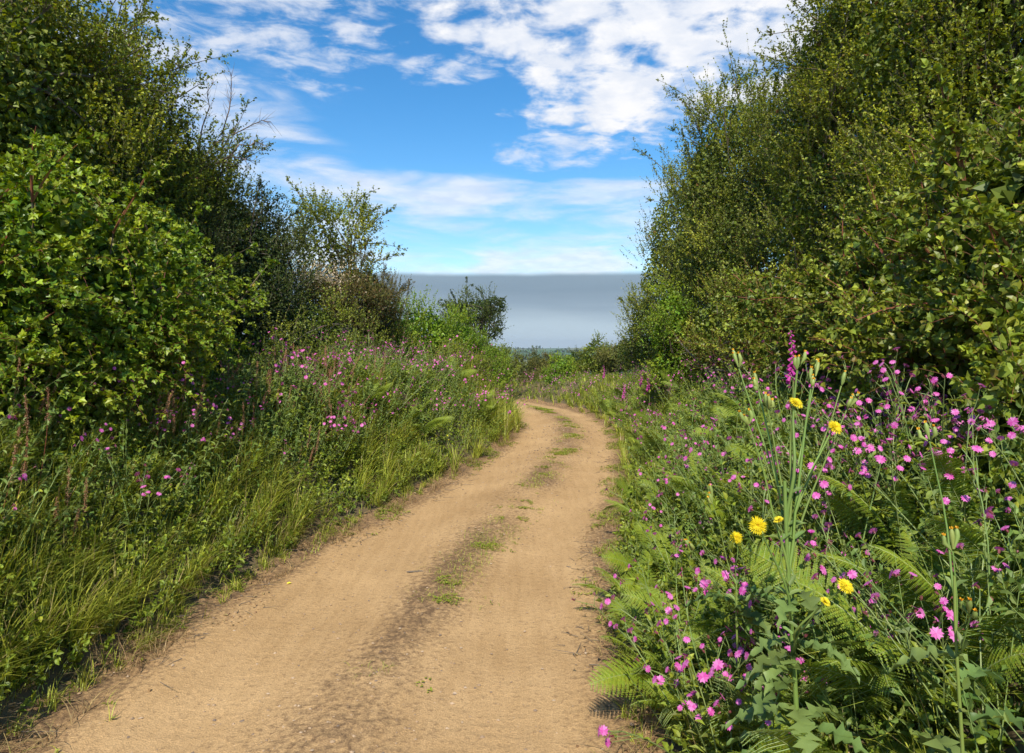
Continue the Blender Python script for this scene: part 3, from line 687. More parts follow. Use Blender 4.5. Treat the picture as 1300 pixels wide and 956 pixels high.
# ------------------------------------------------------------------ plants (prototypes at the origin)
def flower_geo(G, c, n, r, g, petals=5, mat=0):
    """notched five-petalled flower facing n"""
    a = norm(np.cross(n, np.array([.3, .5, .81]))); b = np.cross(n, a)
    ph = g.uniform(0, 6.28)
    for k in range(petals):
        t = ph + k * 2 * np.pi / petals
        d = a * math.cos(t) + b * math.sin(t); s = -a * math.sin(t) + b * math.cos(t)
        v = [c + n * .001, c + d * .55 * r - s * .43 * r + n * .1 * r, c + d * r - s * .42 * r + n * .02 * r, c + d * .76 * r + n * .06 * r,
             c + d * r + s * .42 * r + n * .02 * r, c + d * .55 * r + s * .43 * r + n * .1 * r]
        G.add(np.array(v), [np.array([[0, 1, 2, 3], [0, 3, 4, 5]])], mat)

def make_campion(seed, near=True):
    g = np.random.default_rng(seed)
    root = empty('campion_plant', (0, 0, -50), 'x', 'wildflower')
    GS = Geo(); GL = Geo(); GF = Geo()
    fl = []
    ns = g.integers(3, 6)
    for i in range(ns):
        d = norm(np.array([g.normal() * .3, g.normal() * .3, 1.]))
        h = g.uniform(.38, .68)
        C = curves(np.array([[g.normal() * .03, g.normal() * .03, 0]]), d[None], h, 7, .12, .1, g)
        tubes(GS, C, np.linspace(.0028, .0016, 7)[None], 4 if near else 3)
        for t in np.arange(.12, .85, .16):
            q, tan = curve_eval(C, np.zeros(2, int), np.array([t, t]))
            a = g.uniform(0, 6.28); o = np.array([[math.cos(a), math.sin(a), .35], [-math.cos(a), -math.sin(a), .35]])
            leaves(GL, q, norm(o), np.array([[0, 0, 1.]] * 2), .065 * (1.2 - t), .42, T_OVAL, 0, .3)
        for b in range(g.integers(3, 6)):
            t = g.uniform(.68, 1.0) if b else 1.0
            q, tan = curve_eval(C, np.zeros(1, int), np.array([t]))
            bd = norm(tan + rdir(1, g) * .7 + np.array([[0, -.1, .3]]))
            Lb = g.uniform(.04, .12)
            c2 = curves(q, bd, Lb, 4, .1, .1, g); tubes(GS, c2, np.linspace(.0016, .001, 4)[None], 3)
            e = c2[0, -1]; nn = norm(c2[0, -1] - c2[0, -2] + np.array([g.normal() * .4, -.35 + g.normal() * .4, .15]) * .03)
            tubes(GS, np.stack([e, e + nn * .006, e + nn * .013])[None], np.array([[.002, .0042, .003]]), 5, 1)
            if g.uniform() < .82: fl.append((e + nn * .014, nn))
    if not near:
        for c, n in fl: flower_geo(GS, c, n, .017 * g.uniform(.85, 1.15), g, mat=2)
        GS.v += GL.v; GS.f += [q + GS.n for q in GL.f]; GS.m += [m * 0 + 3 for m in GL.m]; GS.a += GL.a; GS.n += GL.n
        bpy.data.objects.remove(root)
        return tag(GS.build('campion_plant', [M['stem'], M['calyx'], M['pink'], M['herb']], None, (0, 0, 0)), 'x', 'wildflower')
    GL.build('leaves', M['herb'], root); GS.build('stems', [M['stem'], M['calyx']], root)
    for c, n in fl:
        if near:
            Gf = Geo(); flower_geo(Gf, np.zeros(3), n, .0138 * g.uniform(.75, 1.2), g)
            o = Gf.build('flower', M['pink'], root); o.location = c
    return root

FRONDS = []
def frond_mesh(seed, fine=True):
    g = np.random.default_rng(seed); G = Geo()
    L = .62; K = 12
    t = np.linspace(0, 1, K)
    C = np.stack([0 * t + .02 * np.sin(t * 3 + seed), L * (t - .12 * t ** 3), L * (.72 * t - .42 * t ** 2.2)], -1)[None]
    tubes(G, C, np.linspace(.0035, .001, K)[None], 4, 1, .3)
    np_ = 21
    for i in range(np_):
        u = .14 + .86 * i / np_
        q, tan = curve_eval(C, np.zeros(1, int), np.array([u])); q = q[0]; tan = tan[0]
        ln = L * .27 * (math.sin(min(1, (u - .05) * 2.2) * math.pi / 2)) * (1 - u) ** .62 * 1.15 + .006
        up = norm(np.cross(np.array([1., 0, 0]), tan))
        for sd in (-1, 1):
            pd = norm(np.array([sd * 1., 0, 0]) + tan * .45 + up * (-.06 + g.normal() * .06))
            droop = up * -.18 * ln
            if fine:
                m = max(3, int(ln / .0085))
                tt = (np.arange(m) + .5) / m
                bp = q + pd * (ln * tt)[:, None] + droop * (tt ** 2)[:, None]
                ll = (.0125 * min(1, ln / .09) * (1 - tt * .8) + .0025) * g.uniform(.85, 1.1, m)
                for s2 in (-1, 1):
                    dd = norm(np.tile(tan * s2 + pd * .35, (m, 1)))
                    leaves(G, bp, dd, np.tile(up, (m, 1)), ll, 1.15, T_RHOMB, 0, .5 * u)
                tubes(G, np.stack([q, q + pd * ln * .5 + droop * .25, q + pd * ln + droop])[None], np.array([[.0012, .0009, .0004]]), 3, 1)
            else:
                leaves(G, q[None], pd[None], up[None], np.array([ln]), .15, T_RHOMB, 0, .5 * u)
    me = G.build('frond', [M['fern'], M['stem']])
    mesh = me.data; bpy.data.objects.remove(me)
    return mesh
def make_fern(seed, nf=7, fine=True, lean=None):
    g = np.random.default_rng(seed)
    root = empty('fern', (0, 0, -50), 'x', 'fern')
    for k in range(nf):
        o = bpy.data.objects.new('frond', FR[fine][g.integers(0, 3)]); COL.objects.link(o); o.parent = root
        az = k * 2 * math.pi / nf + g.normal() * .25
        o.rotation_euler = (R(g.uniform(-4, 40)), R(g.normal() * 20), az); o.scale = (g.uniform(.5, 1.0), g.uniform(.6, 1.0), .9)
        o.location = (math.sin(-az) * .02, math.cos(az) * .02, 0)
    return root
FR = {True: [frond_mesh(i) for i in (1, 2, 3)]}

def make_nettle(seed):
    g = np.random.default_rng(seed)
    root = empty('nettle_plant', (0, 0, -50), 'x', 'weed')
    GS = Geo(); GL = Geo()
    for i in range(5):
        d = norm(np.array([g.normal() * .22, g.normal() * .22, 1.])); h = g.uniform(.4, .62)
        C = curves(np.array([[g.normal() * .05, g.normal() * .05, 0]]), d[None], h, 6, .05, .05, g)
        tubes(GS, C, np.linspace(.004, .002, 6)[None], 4)
        for j, t in enumerate(np.arange(.15, 1.0, .085)):
            q, tan = curve_eval(C, np.zeros(2, int), np.array([t, t])); a = j * math.pi / 2 + g.normal() * .2
            o = np.array([[math.cos(a), math.sin(a), -.15], [-math.cos(a), -math.sin(a), -.15]])
            leaves(GL, q, norm(o), np.array([[0, 0, 1.]] * 2), .085 * (1.15 - .6 * t), .55, T_OVAL, 0, .2 + .5 * t)
    GL.build('leaves', M['nettle'], root); GS.build('stems', M['stem'], root)
    return root
def make_sorrel(seed):
    g = np.random.default_rng(seed)
    root = empty('seeding_sorrel', (0, 0, -50), 'x', 'weed')
    GS = Geo(); GL = Geo()
    for i in range(4):
        d = norm(np.array([g.normal() * .22, g.normal() * .22, 1.])); h = g.uniform(.45, .75)
        C = curves(np.array([[g.normal() * .03, g.normal() * .03, 0]]), d[None], h, 7, .12, .08, g)
        tubes(GS, C, np.linspace(.0025, .001, 7)[None], 3)
        n = 260; ti = g.uniform(.62, 1, n); q, tan = curve_eval(C, np.zeros(n, int), ti)
        q = q + rdir(n, g) * (.022 * (1.25 - ti))[:, None] * g.uniform(.3, 1.6, (n, 1))
        leaves(GL, q, rdir(n, g), rdir(n, g), .0055, .9, T_RHOMB)
    GS.build('stems', M['redstem'], root); GL.build('seeds', M['sorrel'], root)
    return root
def make_buttercup(seed):
    g = np.random.default_rng(seed)
    root = empty('buttercup_plant', (0, 0, -50), 'x', 'wildflower')
    GS = Geo(); GL = Geo(); 
    for i in range(5):
        d = norm(np.array([g.normal() * .3, g.normal() * .3, 1.])); h = g.uniform(.2, .36)
        C = curves(np.array([[0., 0, 0]]), d[None], h, 5, .05, .1, g); tubes(GS, C, np.linspace(.0016, .001, 5)[None], 3)
        Gf = Geo(); flower_geo(Gf, np.zeros(3), norm(np.array([g.normal() * .3, -.4, .8])), .011, g); o = Gf.build('flower', M['yellow'], root); o.location = C[0, -1]
    n = 16; a = g.uniform(0, 6.28, n); leaves(GL, np.zeros((n, 3)), norm(np.stack([np.cos(a), np.sin(a), g.uniform(.3, 1.5, n)], 1)), np.tile([0, 0, 1.], (n, 1)), .09, .5, T_IVY)
    GL.build('leaves', M['herb'], root); GS.build('stems', M['stem'], root)
    return root

def place_copies(protos, spots, label, group, used, g, s0=.85, s1=1.2, sink=.02, tilt=.12, lab_fn=None):
    for i, (x, y) in enumerate(spots):
        pr = protos[i % len(protos)]
        if id(pr) not in used: o = pr; used.add(id(pr))
        else: o = copy_tree(pr)
        z = float(H(np.array([x]), np.array([y]))[0])
        o.location = (x, y, z - sink); o.rotation_euler = (g.normal() * tilt, g.normal() * tilt, g.uniform(0, 6.28)); sc = g.uniform(s0, s1); o.scale = (sc,) * 3
        o['label'] = label; o['group'] = group
def spots(n, side, y0, y1, e0, e1, g, power=1.0, seed=0, clump=0, thr=0):
    x, y, e, s = verge_pts(n, side, y0, y1, e0, e1, g, power, clump, seed, thr)
    return list(zip(x, y))

g = np.random.default_rng(500)
used = set()
CN = [make_campion(s) for s in (1, 2, 3, 4)]
CF = [make_campion(s, False) for s in (5, 6, 7)]
place_copies(CN, spots(60, 1, 1.7, 3.6, .15, 1.3, g, 1.0)[:36] + spots(200, 1, 2.2, 5.4, .35, 1.8, g, 1.0, 71, 1.3, .02)[:40], 'pink-flowered campion on the near part of the right bank', 'campions on the near right bank', used, g, .9, 1.25)
place_copies(CN, spots(50, 1, 5.2, 14, .25, 1.7, g, 1.0), 'pink-flowered campion farther along the right bank before the bend', 'campions farther along the right bank', used, g, .9, 1.3)
place_copies(CF, spots(54, 1, 14, 23, .3, 1.3, g, .9), 'pink campion on the outer bank of the bend', 'campions on the outer bank of the bend', used, g, .65, 1.0)
place_copies(CN, spots(34, -1, 2.8, 6.2, .4, 1.6, g, 1.0), 'pink-flowered campion on the near part of the left bank', 'campions on the near left bank', used, g, .8, 1.2)
place_copies(CN, spots(50, -1, 6.5, 10.5, .5, 1.6, g, 1.0) + spots(34, -1, 10.5, 16, .2, 1.3, g, 1.0), 'pink-flowered campion farther along the left bank', 'campions farther along the left bank', used, g, 1.05, 1.45)

FN = [make_fern(s) for s in (21, 22, 23)]
place_copies(FN, [(P(px, 0, Y_)[0], Y_) for px, Y_ in ((1120, 1.95), (1210, 2.1), (1160, 2.35), (1050, 2.5), (960, 2.5), (880, 3.2))], 'large lime-green fern arching over the near right verge', 'large ferns of the near right verge', used, g, 1.05, 1.25, tilt=.2)
FF = [make_fern(s, 6, True) for s in (24, 25)]
place_copies(FN, [(p_[0], p_[1]) for p_ in (P(1105, 0, 2.35), P(1180, 0, 2.5), P(870, 0, 3.0), P(815, 0, 4.2), P(890, 0, 5.4), P(835, 0, 4.8), P(940, 0, 6), P(925, 0, 2.7), P(1010, 0, 2.9), P(1250, 0, 2.6), P(850, 0, 6.2), P(825, 0, 3.6), P(1060, 0, 2.1))] + spots(30, 1, 1.9, 6.5, .12, 1.3, g, 1.1), 'bright green fern on the near right verge', 'ferns on the near right verge', used, g, .7, 1.0, tilt=.2)
place_copies(FF, spots(36, 1, 6.5, 17, .1, 1.5, g, 1.0), 'green fern farther along the right verge', 'ferns farther along the right verge', used, g, .8, 1.25, tilt=.25)
place_copies(FN, spots(12, -1, 3.0, 6.5, .5, 1.5, g, 1.0), 'green fern among the grass of the near left bank', 'ferns on the near left bank', used, g, .65, .95, tilt=.25)
place_copies(FF, spots(30, -1, 7, 17, .4, 1.7, g, 1.0), 'green fern farther along the left bank', 'ferns farther along the left bank', used, g, .8, 1.2, tilt=.25)
NE = [make_nettle(s) for s in (31, 32)]
place_copies(NE, spots(26, -1, 3.0, 9, .5, 1.7, g), 'pale-topped stinging nettle clump standing on the left bank', 'nettles on the left bank', used, g, .8, 1.3)
place_copies(NE, spots(12, 1, 2.6, 6, .02, .35, g), 'dark-leaved nettle clump at the right edge of the track', 'nettles at the right track edge', used, g, .45, .7)
SO = [make_sorrel(s) for s in (41, 42)]
place_copies(SO, spots(34, -1, 3.0, 8.5, .4, 1.4, g), 'sorrel gone to rusty brown seed on the left bank', 'seeding sorrels on the left bank', used, g, .8, 1.15)
BU = [make_buttercup(51)]
place_copies(BU, spots(5, -1, 8.0, 9.5, .2, .5, g), 'small yellow buttercup low on the left verge halfway to the bend', 'buttercups on the left verge', used, g, .8, 1.2)

# ---- foxgloves, each one pointed out
def foxglove(px, py_top, Y, hpx, label, seed, near):
    g = np.random.default_rng(seed)
    top = P(px, py_top, Y); hgt = hpx / F * Y
    zb = float(H(np.array([top[0]]), np.array([Y]))[0]); zb = min(zb, top[2] - hgt - .1)
    root = empty('foxglove', (top[0], Y, zb), label, 'wildflower', 'foxgloves')
    G = Geo(); Ht = top[2] - zb
    t = np.linspace(0, 1, 8); C = np.stack([.02 * np.sin(t * 3) * (1 + g.uniform()), .01 * t, Ht * t], -1)[None]
    tubes(G, C, np.linspace(.006, .002, 8)[None], 5); 
    n = 14; a = g.uniform(0, 6.28, n); ti = g.uniform(0, .35, n); q, _ = curve_eval(C, np.zeros(n, int), ti)
    leaves(G, q, norm(np.stack([np.cos(a), np.sin(a), .5 + 0 * a], 1)), np.tile([0, 0, 1.], (n, 1)), .16 * (1 - ti), .4, T_OVAL, 1)
    G.build('stem', [M['stem'], M['herb']], root)
    # one bell mesh: flared tube
    m = 26 if near else 18
    bell = None
    for i in range(m):
        u = i / (m - 1); z = Ht - hgt + hgt * u * .97; r = 1 - .75 * u
        a = i * 2.4 + g.normal() * .2; 
        d = norm(np.array([math.cos(a), math.sin(a) - .3, -.7]))
        if bell is None:
            Gb = Geo(); k = np.linspace(0, 1, 5); cc = np.stack([0 * k, .042 * k, -.006 * k ** 2], -1)[None]
            tubes(Gb, cc, np.array([[.003, .008, .0095, .0105, .014]]), 7); bell = Gb.build('bell', M['magenta'], root); o = bell
        else:
            o = bell.copy(); COL.objects.link(o); o.parent = root
        o.location = (.02 * math.sin(u * 3), 0, z); s = .45 + .75 * (1 - u)
        o.scale = (s,) * 3; o.rotation_euler = (R(-42 + 20 * u), 0, a)
foxglove(1003, 418, 5.0, 62, 'tall near foxglove with magenta spike in front of the shaded hollow', 71, True)
foxglove(1122, 452, 4.4, 66, 'near foxglove half hidden in the brambles, farthest right of all', 72, True)
foxglove(766, 463, 17.5, 16, 'foxglove spike standing tallest over the pink outer bank of the bend', 73, False)
foxglove(791, 486, 13.5, 18, 'foxglove at the right end of the pink outer bank, over the track edge', 74, False)
foxglove(813, 470, 13.0, 18, 'foxglove against the foot of the far right blackthorn', 75, False)
foxglove(822, 478, 12.0, 16, 'short foxglove just right of the one at the far blackthorn', 76, False)
foxglove(1040, 395, 6.0, 45, 'foxglove deepest in the shade under the hawthorn', 77, True)

# ---- the tall sow thistle
def daisy(parent, c, n, r, g):
    G = Geo(); a = norm(np.cross(n, np.array([.3, .5, .81]))); b = np.cross(n, a)
    m = 34
    for ring, (rr, lift) in enumerate(((1, .12), (.72, .35))):
        t = np.arange(m) / m * 2 * np.pi + ring * .1 + g.normal(size=m) * .04
        d = a * np.cos(t)[:, None] + b * np.sin(t)[:, None] + n * lift
        leaves(G, np.tile(n * .004 * ring, (m, 1)), d, np.tile(n, (m, 1)), r * rr * g.uniform(.85, 1.05, m), .17, T_RHOMB)
    o = G.build('flower_head', M['yellow'], parent); o.location = c
    G = Geo(); k = 50; q = (a * g.normal(size=(k, 1)) + b * g.normal(size=(k, 1))) * r * .13
    leaves(G, q, np.tile(n, (k, 1)) + rdir(k, g) * .5, rdir(k, g), r * .32, .3, T_RHOMB); G.build('disc', M['orange'], o)
    G = Geo(); tubes(G, np.stack([-n * r * .75, -n * r * .5, -n * r * .1])[None], np.array([[.004, r * .34, r * .3]]), 9); G.build('bud_cup', M['stem'], o, smooth=True)

def sow_thistle(px, pyb, Y, stems, label, seed, leafn=26):
    g = np.random.default_rng(seed)
    b = P(px, pyb, Y); b[2] = float(H(np.array([b[0]]), np.array([b[1]]))[0]) - .02
    root = empty('sow_thistle', tuple(b), label, 'wildflower', 'yellow sow thistles')
    GS = Geo(); GL = Geo()
    ytop = min(q[5] for q in stems) + 10; xm = stems[0][4]
    top = P(xm, ytop, Y) - b; tm = np.linspace(0, 1, 12)[:, None]
    main = top * tm + np.array([.012, .008, 0]) * np.sin(tm * 5)
    tubes(GS, main[None], np.linspace(.0095, .0050, 12)[None] * (1 if len(stems) > 5 else .6), 8)
    for (tx, ty, tY, kind, jx, jy, rr) in stems:
        e = P(tx, ty, tY) - b; j = (P((jx + xm) / 2, jy, (tY + Y) / 2) - b)
        zs = (P(xm, min(jy + 75, pyb - 30), Y) - b)[2]; u = np.clip(zs / top[2], .05, .97)
        s0 = np.array([np.interp(u, tm[:, 0], main[:, q]) for q in range(3)])
        t = np.linspace(0, 1, 10)[:, None]
        m = 2 * j - (s0 + e) / 2           # quadratic through the joint at t=.5
        m = s0 + (m - s0) * .85 + (e - s0) * .06
        c = (1 - t) ** 2 * s0 + 2 * t * (1 - t) * m + t ** 2 * e
        c = c + np.sin(t * g.uniform(5, 9) + g.uniform(0, 6)) * np.sin(t * np.pi) * g.normal(size=3) * .009
        tubes(GS, c[None], np.linspace(rr * .72, rr * .34, 10)[None], 7)
        q = c[4]; a = g.uniform(0, 6.28)     # small clasping leaf at the fork
        leaves(GL, np.tile(c[3], (2, 1)), np.array([[math.cos(a), -.3, .6], [-math.cos(a), .3, .7]]), np.tile([0, -.4, 1.], (2, 1)), .045, .35, T_OVAL, 0, .5)
        n = norm(c[-1] - c[-2])
        if kind == 'f':
            nn = norm(n * .4 + np.array([g.normal() * .25, -1, .45 + g.normal() * .2])); daisy(root, e + nn * .012, nn, .024 * g.uniform(.9, 1.1), g)
        elif kind == 's':
            nn = norm(n * .8 + np.array([g.normal() * .6, -.1, .5])); daisy(root, e + nn * .01, nn, .018 * g.uniform(.8, 1.1), g)
        else:
            for q in range(3):
                o = n * g.uniform(.0, .03) + rdir(1, g)[0] * .018 * (q > 0)
                tubes(GS, np.stack([e + o * .2, e + o + n * .008, e + o + n * .02, e + o + n * .026])[None], np.array([[.0016, .0062, .0052, .0025]]), 8, 0, .6)
                leaves(GL, np.tile(e + o + n * .024, (7, 1)), norm(np.tile(n, (7, 1)) + rdir(7, g) * .5), rdir(7, g), .009, .4, T_RHOMB, 1)
    # clasping jagged leaves
    n = leafn; ti = g.uniform(.0, .6, n); zt = ti
    for i in range(n):
        q = np.array([g.normal() * .01, g.normal() * .01, (stemh := (P(px, 480, Y) - b)[2]) * ti[i]])
        a = g.uniform(0, 6.28); L = .27 * (1.1 - ti[i]); d0 = np.array([math.cos(a), math.sin(a), 0.])
        K = 19; t = np.linspace(0, 1, K)
        c = q + d0 * (L * t)[:, None] + np.array([0, 0, 1.]) * (L * (.45 * t - .75 * t ** 2))[:, None]
        side = np.cross(d0, [0, 0, 1.]); wv = L * .15 * np.sin(np.pi * (t * .9 + .08)) * (1 + .5 * (-1.) ** np.arange(K)) * (1 + .25 * np.sin(t * 11 + i))
        wav = .009 * np.sin(t * 31 + i)
        l = c + side * wv[:, None] + np.array([0, 0, 1.]) * (wav + .01)[:, None]; r_ = c - side * wv[:, None] + np.array([0, 0, 1.]) * (.01 - wav)[:, None]
        v = np.concatenate([l, c, r_]); k = np.arange(K - 1)[:, None]
        f1 = np.concatenate([k, k + 1, k + K + 1, k + K], 1); f2 = f1 + K
        GL.add(v, np.concatenate([f1, f2]), 0, .3)
    GS.build('stems', M['palestem'], root, smooth=True); GL.build('leaves', [M['thistle'], M['orange']], root, smooth=True)
    return root
st = [(1008, 515, 2.0, 'f', 1000, 640, .008), (1057, 545, 1.95, 'f', 1015, 660, .007), (963, 496, 2.05, 'b', 985, 640, .007), (938, 468, 2.1, 'b', 975, 620, .006), (1030, 490, 2.0, 'b', 1018, 640, .008),
      (1068, 490, 2.1, 'b', 1035, 640, .006), (1035, 480, 2.15, 'b', 1022, 600, .006), (950, 540, 1.9, 'b', 975, 660, .006), (962, 668, 1.8, 'f', 985, 730, .006), (990, 664, 1.9, 's', 1000, 720, .004),
      (1070, 747, 1.75, 'f', 1040, 790, .006), (1044, 767, 1.7, 's', 1030, 800, .005), (1012, 470, 2.0, 'b', 1008, 600, .009), (975, 520, 2.0, 'b', 992, 640, .006), (1075, 520, 2.0, 'b', 1035, 660, .006)]
sow_thistle(1015, 860, 1.95, st, 'tall pale-stemmed sow thistle with yellow daisy-like flowers, tallest plant of the near right verge', 81)
sow_thistle(935, 800, 2.5, [(935, 684, 2.5, 'f', 938, 740, .004), (905, 640, 2.5, 'b', 925, 730, .004), (880, 700, 2.5, 'b', 915, 760, .004)], 'short sow thistle with one pale yellow flower left of the tall one', 82, 8)
sow_thistle(1225, 860, 1.6, [(1210, 700, 1.6, 'b', 1215, 790, .004), (1230, 780, 1.5, 'b', 1235, 820, .004), (1180, 560, 1.7, 'b', 1205, 720, .005)], 'sow thistle still in bud at the right edge of the photo', 83, 6)

# ---- strap-leaved clump bottom left
G = Geo(); base = P(28, 880, 3.25); base[2] = float(H(base[:1], base[1:2])[0])
n = 16; K = 7
for i in range(n):
    a = g.uniform(0, 6.28); L = g.uniform(.16, .3); lean = g.uniform(.15, .8); t = np.linspace(0, 1, K)
    d0 = np.array([math.cos(a), math.sin(a), 0]); sd = np.array([-math.sin(a), math.cos(a), 0])
    c = base + np.array([g.normal() * .06, g.normal() * .04, 0]) + d0 * (L * lean * t ** 1.4)[:, None] + np.array([0, 0, 1.]) * (L * (t - .45 * lean * t ** 2))[:, None]
    wv = .017 * np.sin(np.pi * (t * .86 + .12)) ** .7
    v = np.concatenate([c + sd * wv[:, None], c + d0 * .004, c - sd * wv[:, None]]); k = np.arange(K - 1)[:, None]
    f1 = np.concatenate([k, k + 1, k + K + 1, k + K], 1)
    G.add(v, np.concatenate([f1, f1 + K]), 0, g.uniform(.2, .9))
tag(G.build('strap_leaf_plant', M['herb'], None, base, smooth=True), 'clump of broad strap-shaped green leaves in the bottom left corner', 'plant')

# ------------------------------------------------------------------ on the track
G = Geo()
def pebbles(x, y, r):
    n = len(x); z = H(x, y)
    ico = np.array([(0, 0, 1), (.9, 0, .2), (.3, .85, .2), (-.75, .5, .2), (-.75, -.5, .2), (.3, -.85, .2), (0, 0, -.6)])
    fc = np.array([[0, 1, 2], [0, 2, 3], [0, 3, 4], [0, 4, 5], [0, 5, 1], [6, 2, 1], [6, 3, 2], [6, 4, 3], [6, 5, 4], [6, 1, 5]])
    v = ico[None] * g.uniform(.6, 1.4, (n, 7, 1)) * r[:, None, None] * np.array([1, 1, .6])
    a = g.uniform(0, 6.28, n); ca, sa = np.cos(a)[:, None], np.sin(a)[:, None]
    v = np.stack([v[..., 0] * ca - v[..., 1] * sa, v[..., 0] * sa + v[..., 1] * ca, v[..., 2]], -1)
    v += np.stack([x, y, z + .004 + r * .15], -1)[:, None]
    G.add(v, (fc[None] + (np.arange(n) * 7)[:, None, None]).reshape(-1, 3))
s = S3 - 1 + 13 * g.uniform(size=9000) ** 1.4 ; 
x, y = at_road(s, 1, 0); xx, yy, tx, ty = cl_at(s); dd = g.uniform(-1, 1, len(s)) * hw(s) * 1.03; k = g.uniform(size=len(s)) < .35 + .65 * np.exp(-(dd / .4) ** 2)
x = xx + ty * dd; y = yy - tx * dd; x, y = x[k], y[k]
pebbles(x, y, (.0026 + .010 * g.uniform(size=len(x)) ** 5) * np.maximum(1, y / 7))
tag(G.build('gravel', M['stone']), 'fine grit and small pebbles strewn over the track', kind='stuff')

G = Geo()
s = g.uniform(S3 - .5, S3 + 17, 9000); xx, yy, tx, ty = cl_at(s)
dd = .14 + g.normal(size=len(s)) * .10 + .12 * fbm(s * .7, s * 0, 2, 3)
x = xx + ty * dd; y = yy - tx * dd
k = fbm(x * 2.4, y * 2.4, 3, 12) > np.interp(y, [3, 6, 9, 20], [.11, .12, .13, .13]); x, y = x[k], y[k]
m = len(x); rep = 5; x = np.repeat(x, rep) + g.normal(size=m * rep) * .008; y = np.repeat(y, rep) + g.normal(size=m * rep) * .008
a = g.uniform(0, 6.28, m * rep)
leaves(G, np.stack([x, y, H(x, y) + .012], 1), norm(np.stack([np.cos(a), np.sin(a), .35 + 0 * a], 1)), np.tile([0, 0, 1.], (m * rep, 1)), g.uniform(.008, .022, m * rep) * np.maximum(1, y / 9), .45, T_RHOMB, 0, .5)
s = g.uniform(S3 - .5, S3 + 17, 9000); xx, yy, tx, ty = cl_at(s); dd = .14 + g.normal(size=len(s)) * .12
x = xx + ty * dd; y = yy - tx * dd; k = fbm(x * 1.7, y * 1.7, 3, 33) > .03; x, y = x[k], y[k]
blades(G, x, y, H(x, y) + .004, g.uniform(.02, .06, len(x)), .0013 * g.uniform(.6, 1.4, len(x)) * np.maximum(1, y / 6), g.uniform(.4, 1.6, len(x)), g.uniform(0, 6.28, len(x)), 1, g=g)
for sd in (-1, 1):      # weeds creeping in from both verges
    x, y, e, s = verge_pts(5200, sd, 2.4, 16, -.30, .1, g, 1.0, 2.3, 64, .03)
    k = g.uniform(size=len(x)) < ss(-.32, .05, e); x, y = x[k], y[k]; m = len(x); rep_ = 4
    x = np.repeat(x, rep_) + g.normal(size=m * rep_) * .01; y = np.repeat(y, rep_) + g.normal(size=m * rep_) * .01; a = g.uniform(0, 6.28, m * rep_)
    leaves(G, np.stack([x, y, H(x, y) + .012], 1), norm(np.stack([np.cos(a), np.sin(a), .6 + 0 * a], 1)), np.tile([0, 0, 1.], (m * rep_, 1)), g.uniform(.012, .032, m * rep_), .45, T_OVAL, 0, .4)
    blades(G, x[::2], y[::2], H(x[::2], y[::2]), g.uniform(.03, .11, len(x[::2])), .0015 * g.uniform(.6, 1.4, len(x[::2])), g.uniform(.4, 1.6, len(x[::2])), g.uniform(0, 6.28, len(x[::2])), 1, g=g)
tag(G.build('track_weeds', [M['bramble'], M['grass']]), 'sparse low weeds and grass along the middle and margins of the track', kind='stuff')

def litter_leaves():
    G = Geo()
    for sd in (-1, 1):
        x, y, e, s = verge_pts(1500, sd, 2.4, 13, -.30, .25, g, 1.0, 2.0, 68, -.02)
        n = len(x); leaves(G, np.stack([x, y, H(x, y) + .010], 1), norm(rdir(n, g) * [1, 1, .25]), norm(rdir(n, g) * .4 + [0, 0, 1.]), g.uniform(.012, .035, n), .5, T_OVAL, 0, .3)
        x, y, e, s = verge_pts(420, sd, 2.4, 12, -.32, .25, g, 1.0, 2.0, 68, -.05); n = len(x)
        d = norm(rdir(n, g) * [1, 1, .05]); tubes(G, curves(np.stack([x, y, H(x, y) + .010], 1), d, g.uniform(.04, .18, n), 4, 0, .1, g), np.linspace(.0022, .001, 4)[None].repeat(n, 0), 4, 1)
    tag(G.build('leaf_litter', [M['drygrass'], M['bark']]), 'fallen brown leaves and twig litter along both margins of the track', kind='stuff')
litter_leaves()
def stick(px, py, L, r, az, label, seed, name='stick'):
    g = np.random.default_rng(seed); Y = CAMH * F / (py - CY); p = P(px, py, Y); p[2] = float(H(p[:1], p[1:2])[0]) + r + .006
    t = np.linspace(-.5, .5, 7)[:, None]; d = np.array([math.cos(az), math.sin(az), 0])
    c = p + d * L * t + g.normal(size=(7, 3)) * np.array([.004, .004, .001])
    G = Geo(); tubes(G, c[None], r * np.array([[.5, .9, 1, 1.05, .9, .8, .3]]), 7)
    f = curves(c[3:4], norm(d + np.array([.2, .7, .25]))[None], L * .3, 4, .1, .05, g); tubes(G, f, r * np.array([[.5, .4, .3, .15]]), 5)
    tag(G.build(name, M['bark'], None, p), label, 'stick')
stick(527, 729, .13, .0065, .1, 'dark broken stick lying on the left rut', 91)
stick(770, 848, .17, .003, -.35, 'thin brown twig at the right edge of the track in the foreground', 92)
stick(218, 795, .2, .003, .5, 'thin dry twig by the left edge of the track', 93)
stick(722, 718, .05, .004, -.5, 'short dark bit of wood on the right rut', 94)
# fallen yellow leaf
Yl = CAMH * F / (742 - CY); p = P(364, 742, Yl); p[2] = float(H(p[:1], p[1:2])[0]) + .012
G = Geo(); leaves(G, p[None], np.array([[.8, .5, .1]]), np.array([[.1, -.2, 1.]]), .035, .6, T_OVAL)
tag(G.build('fallen_leaf', M['yellow'], None, p), 'single yellow leaf fallen on the left side of the track', 'leaf')

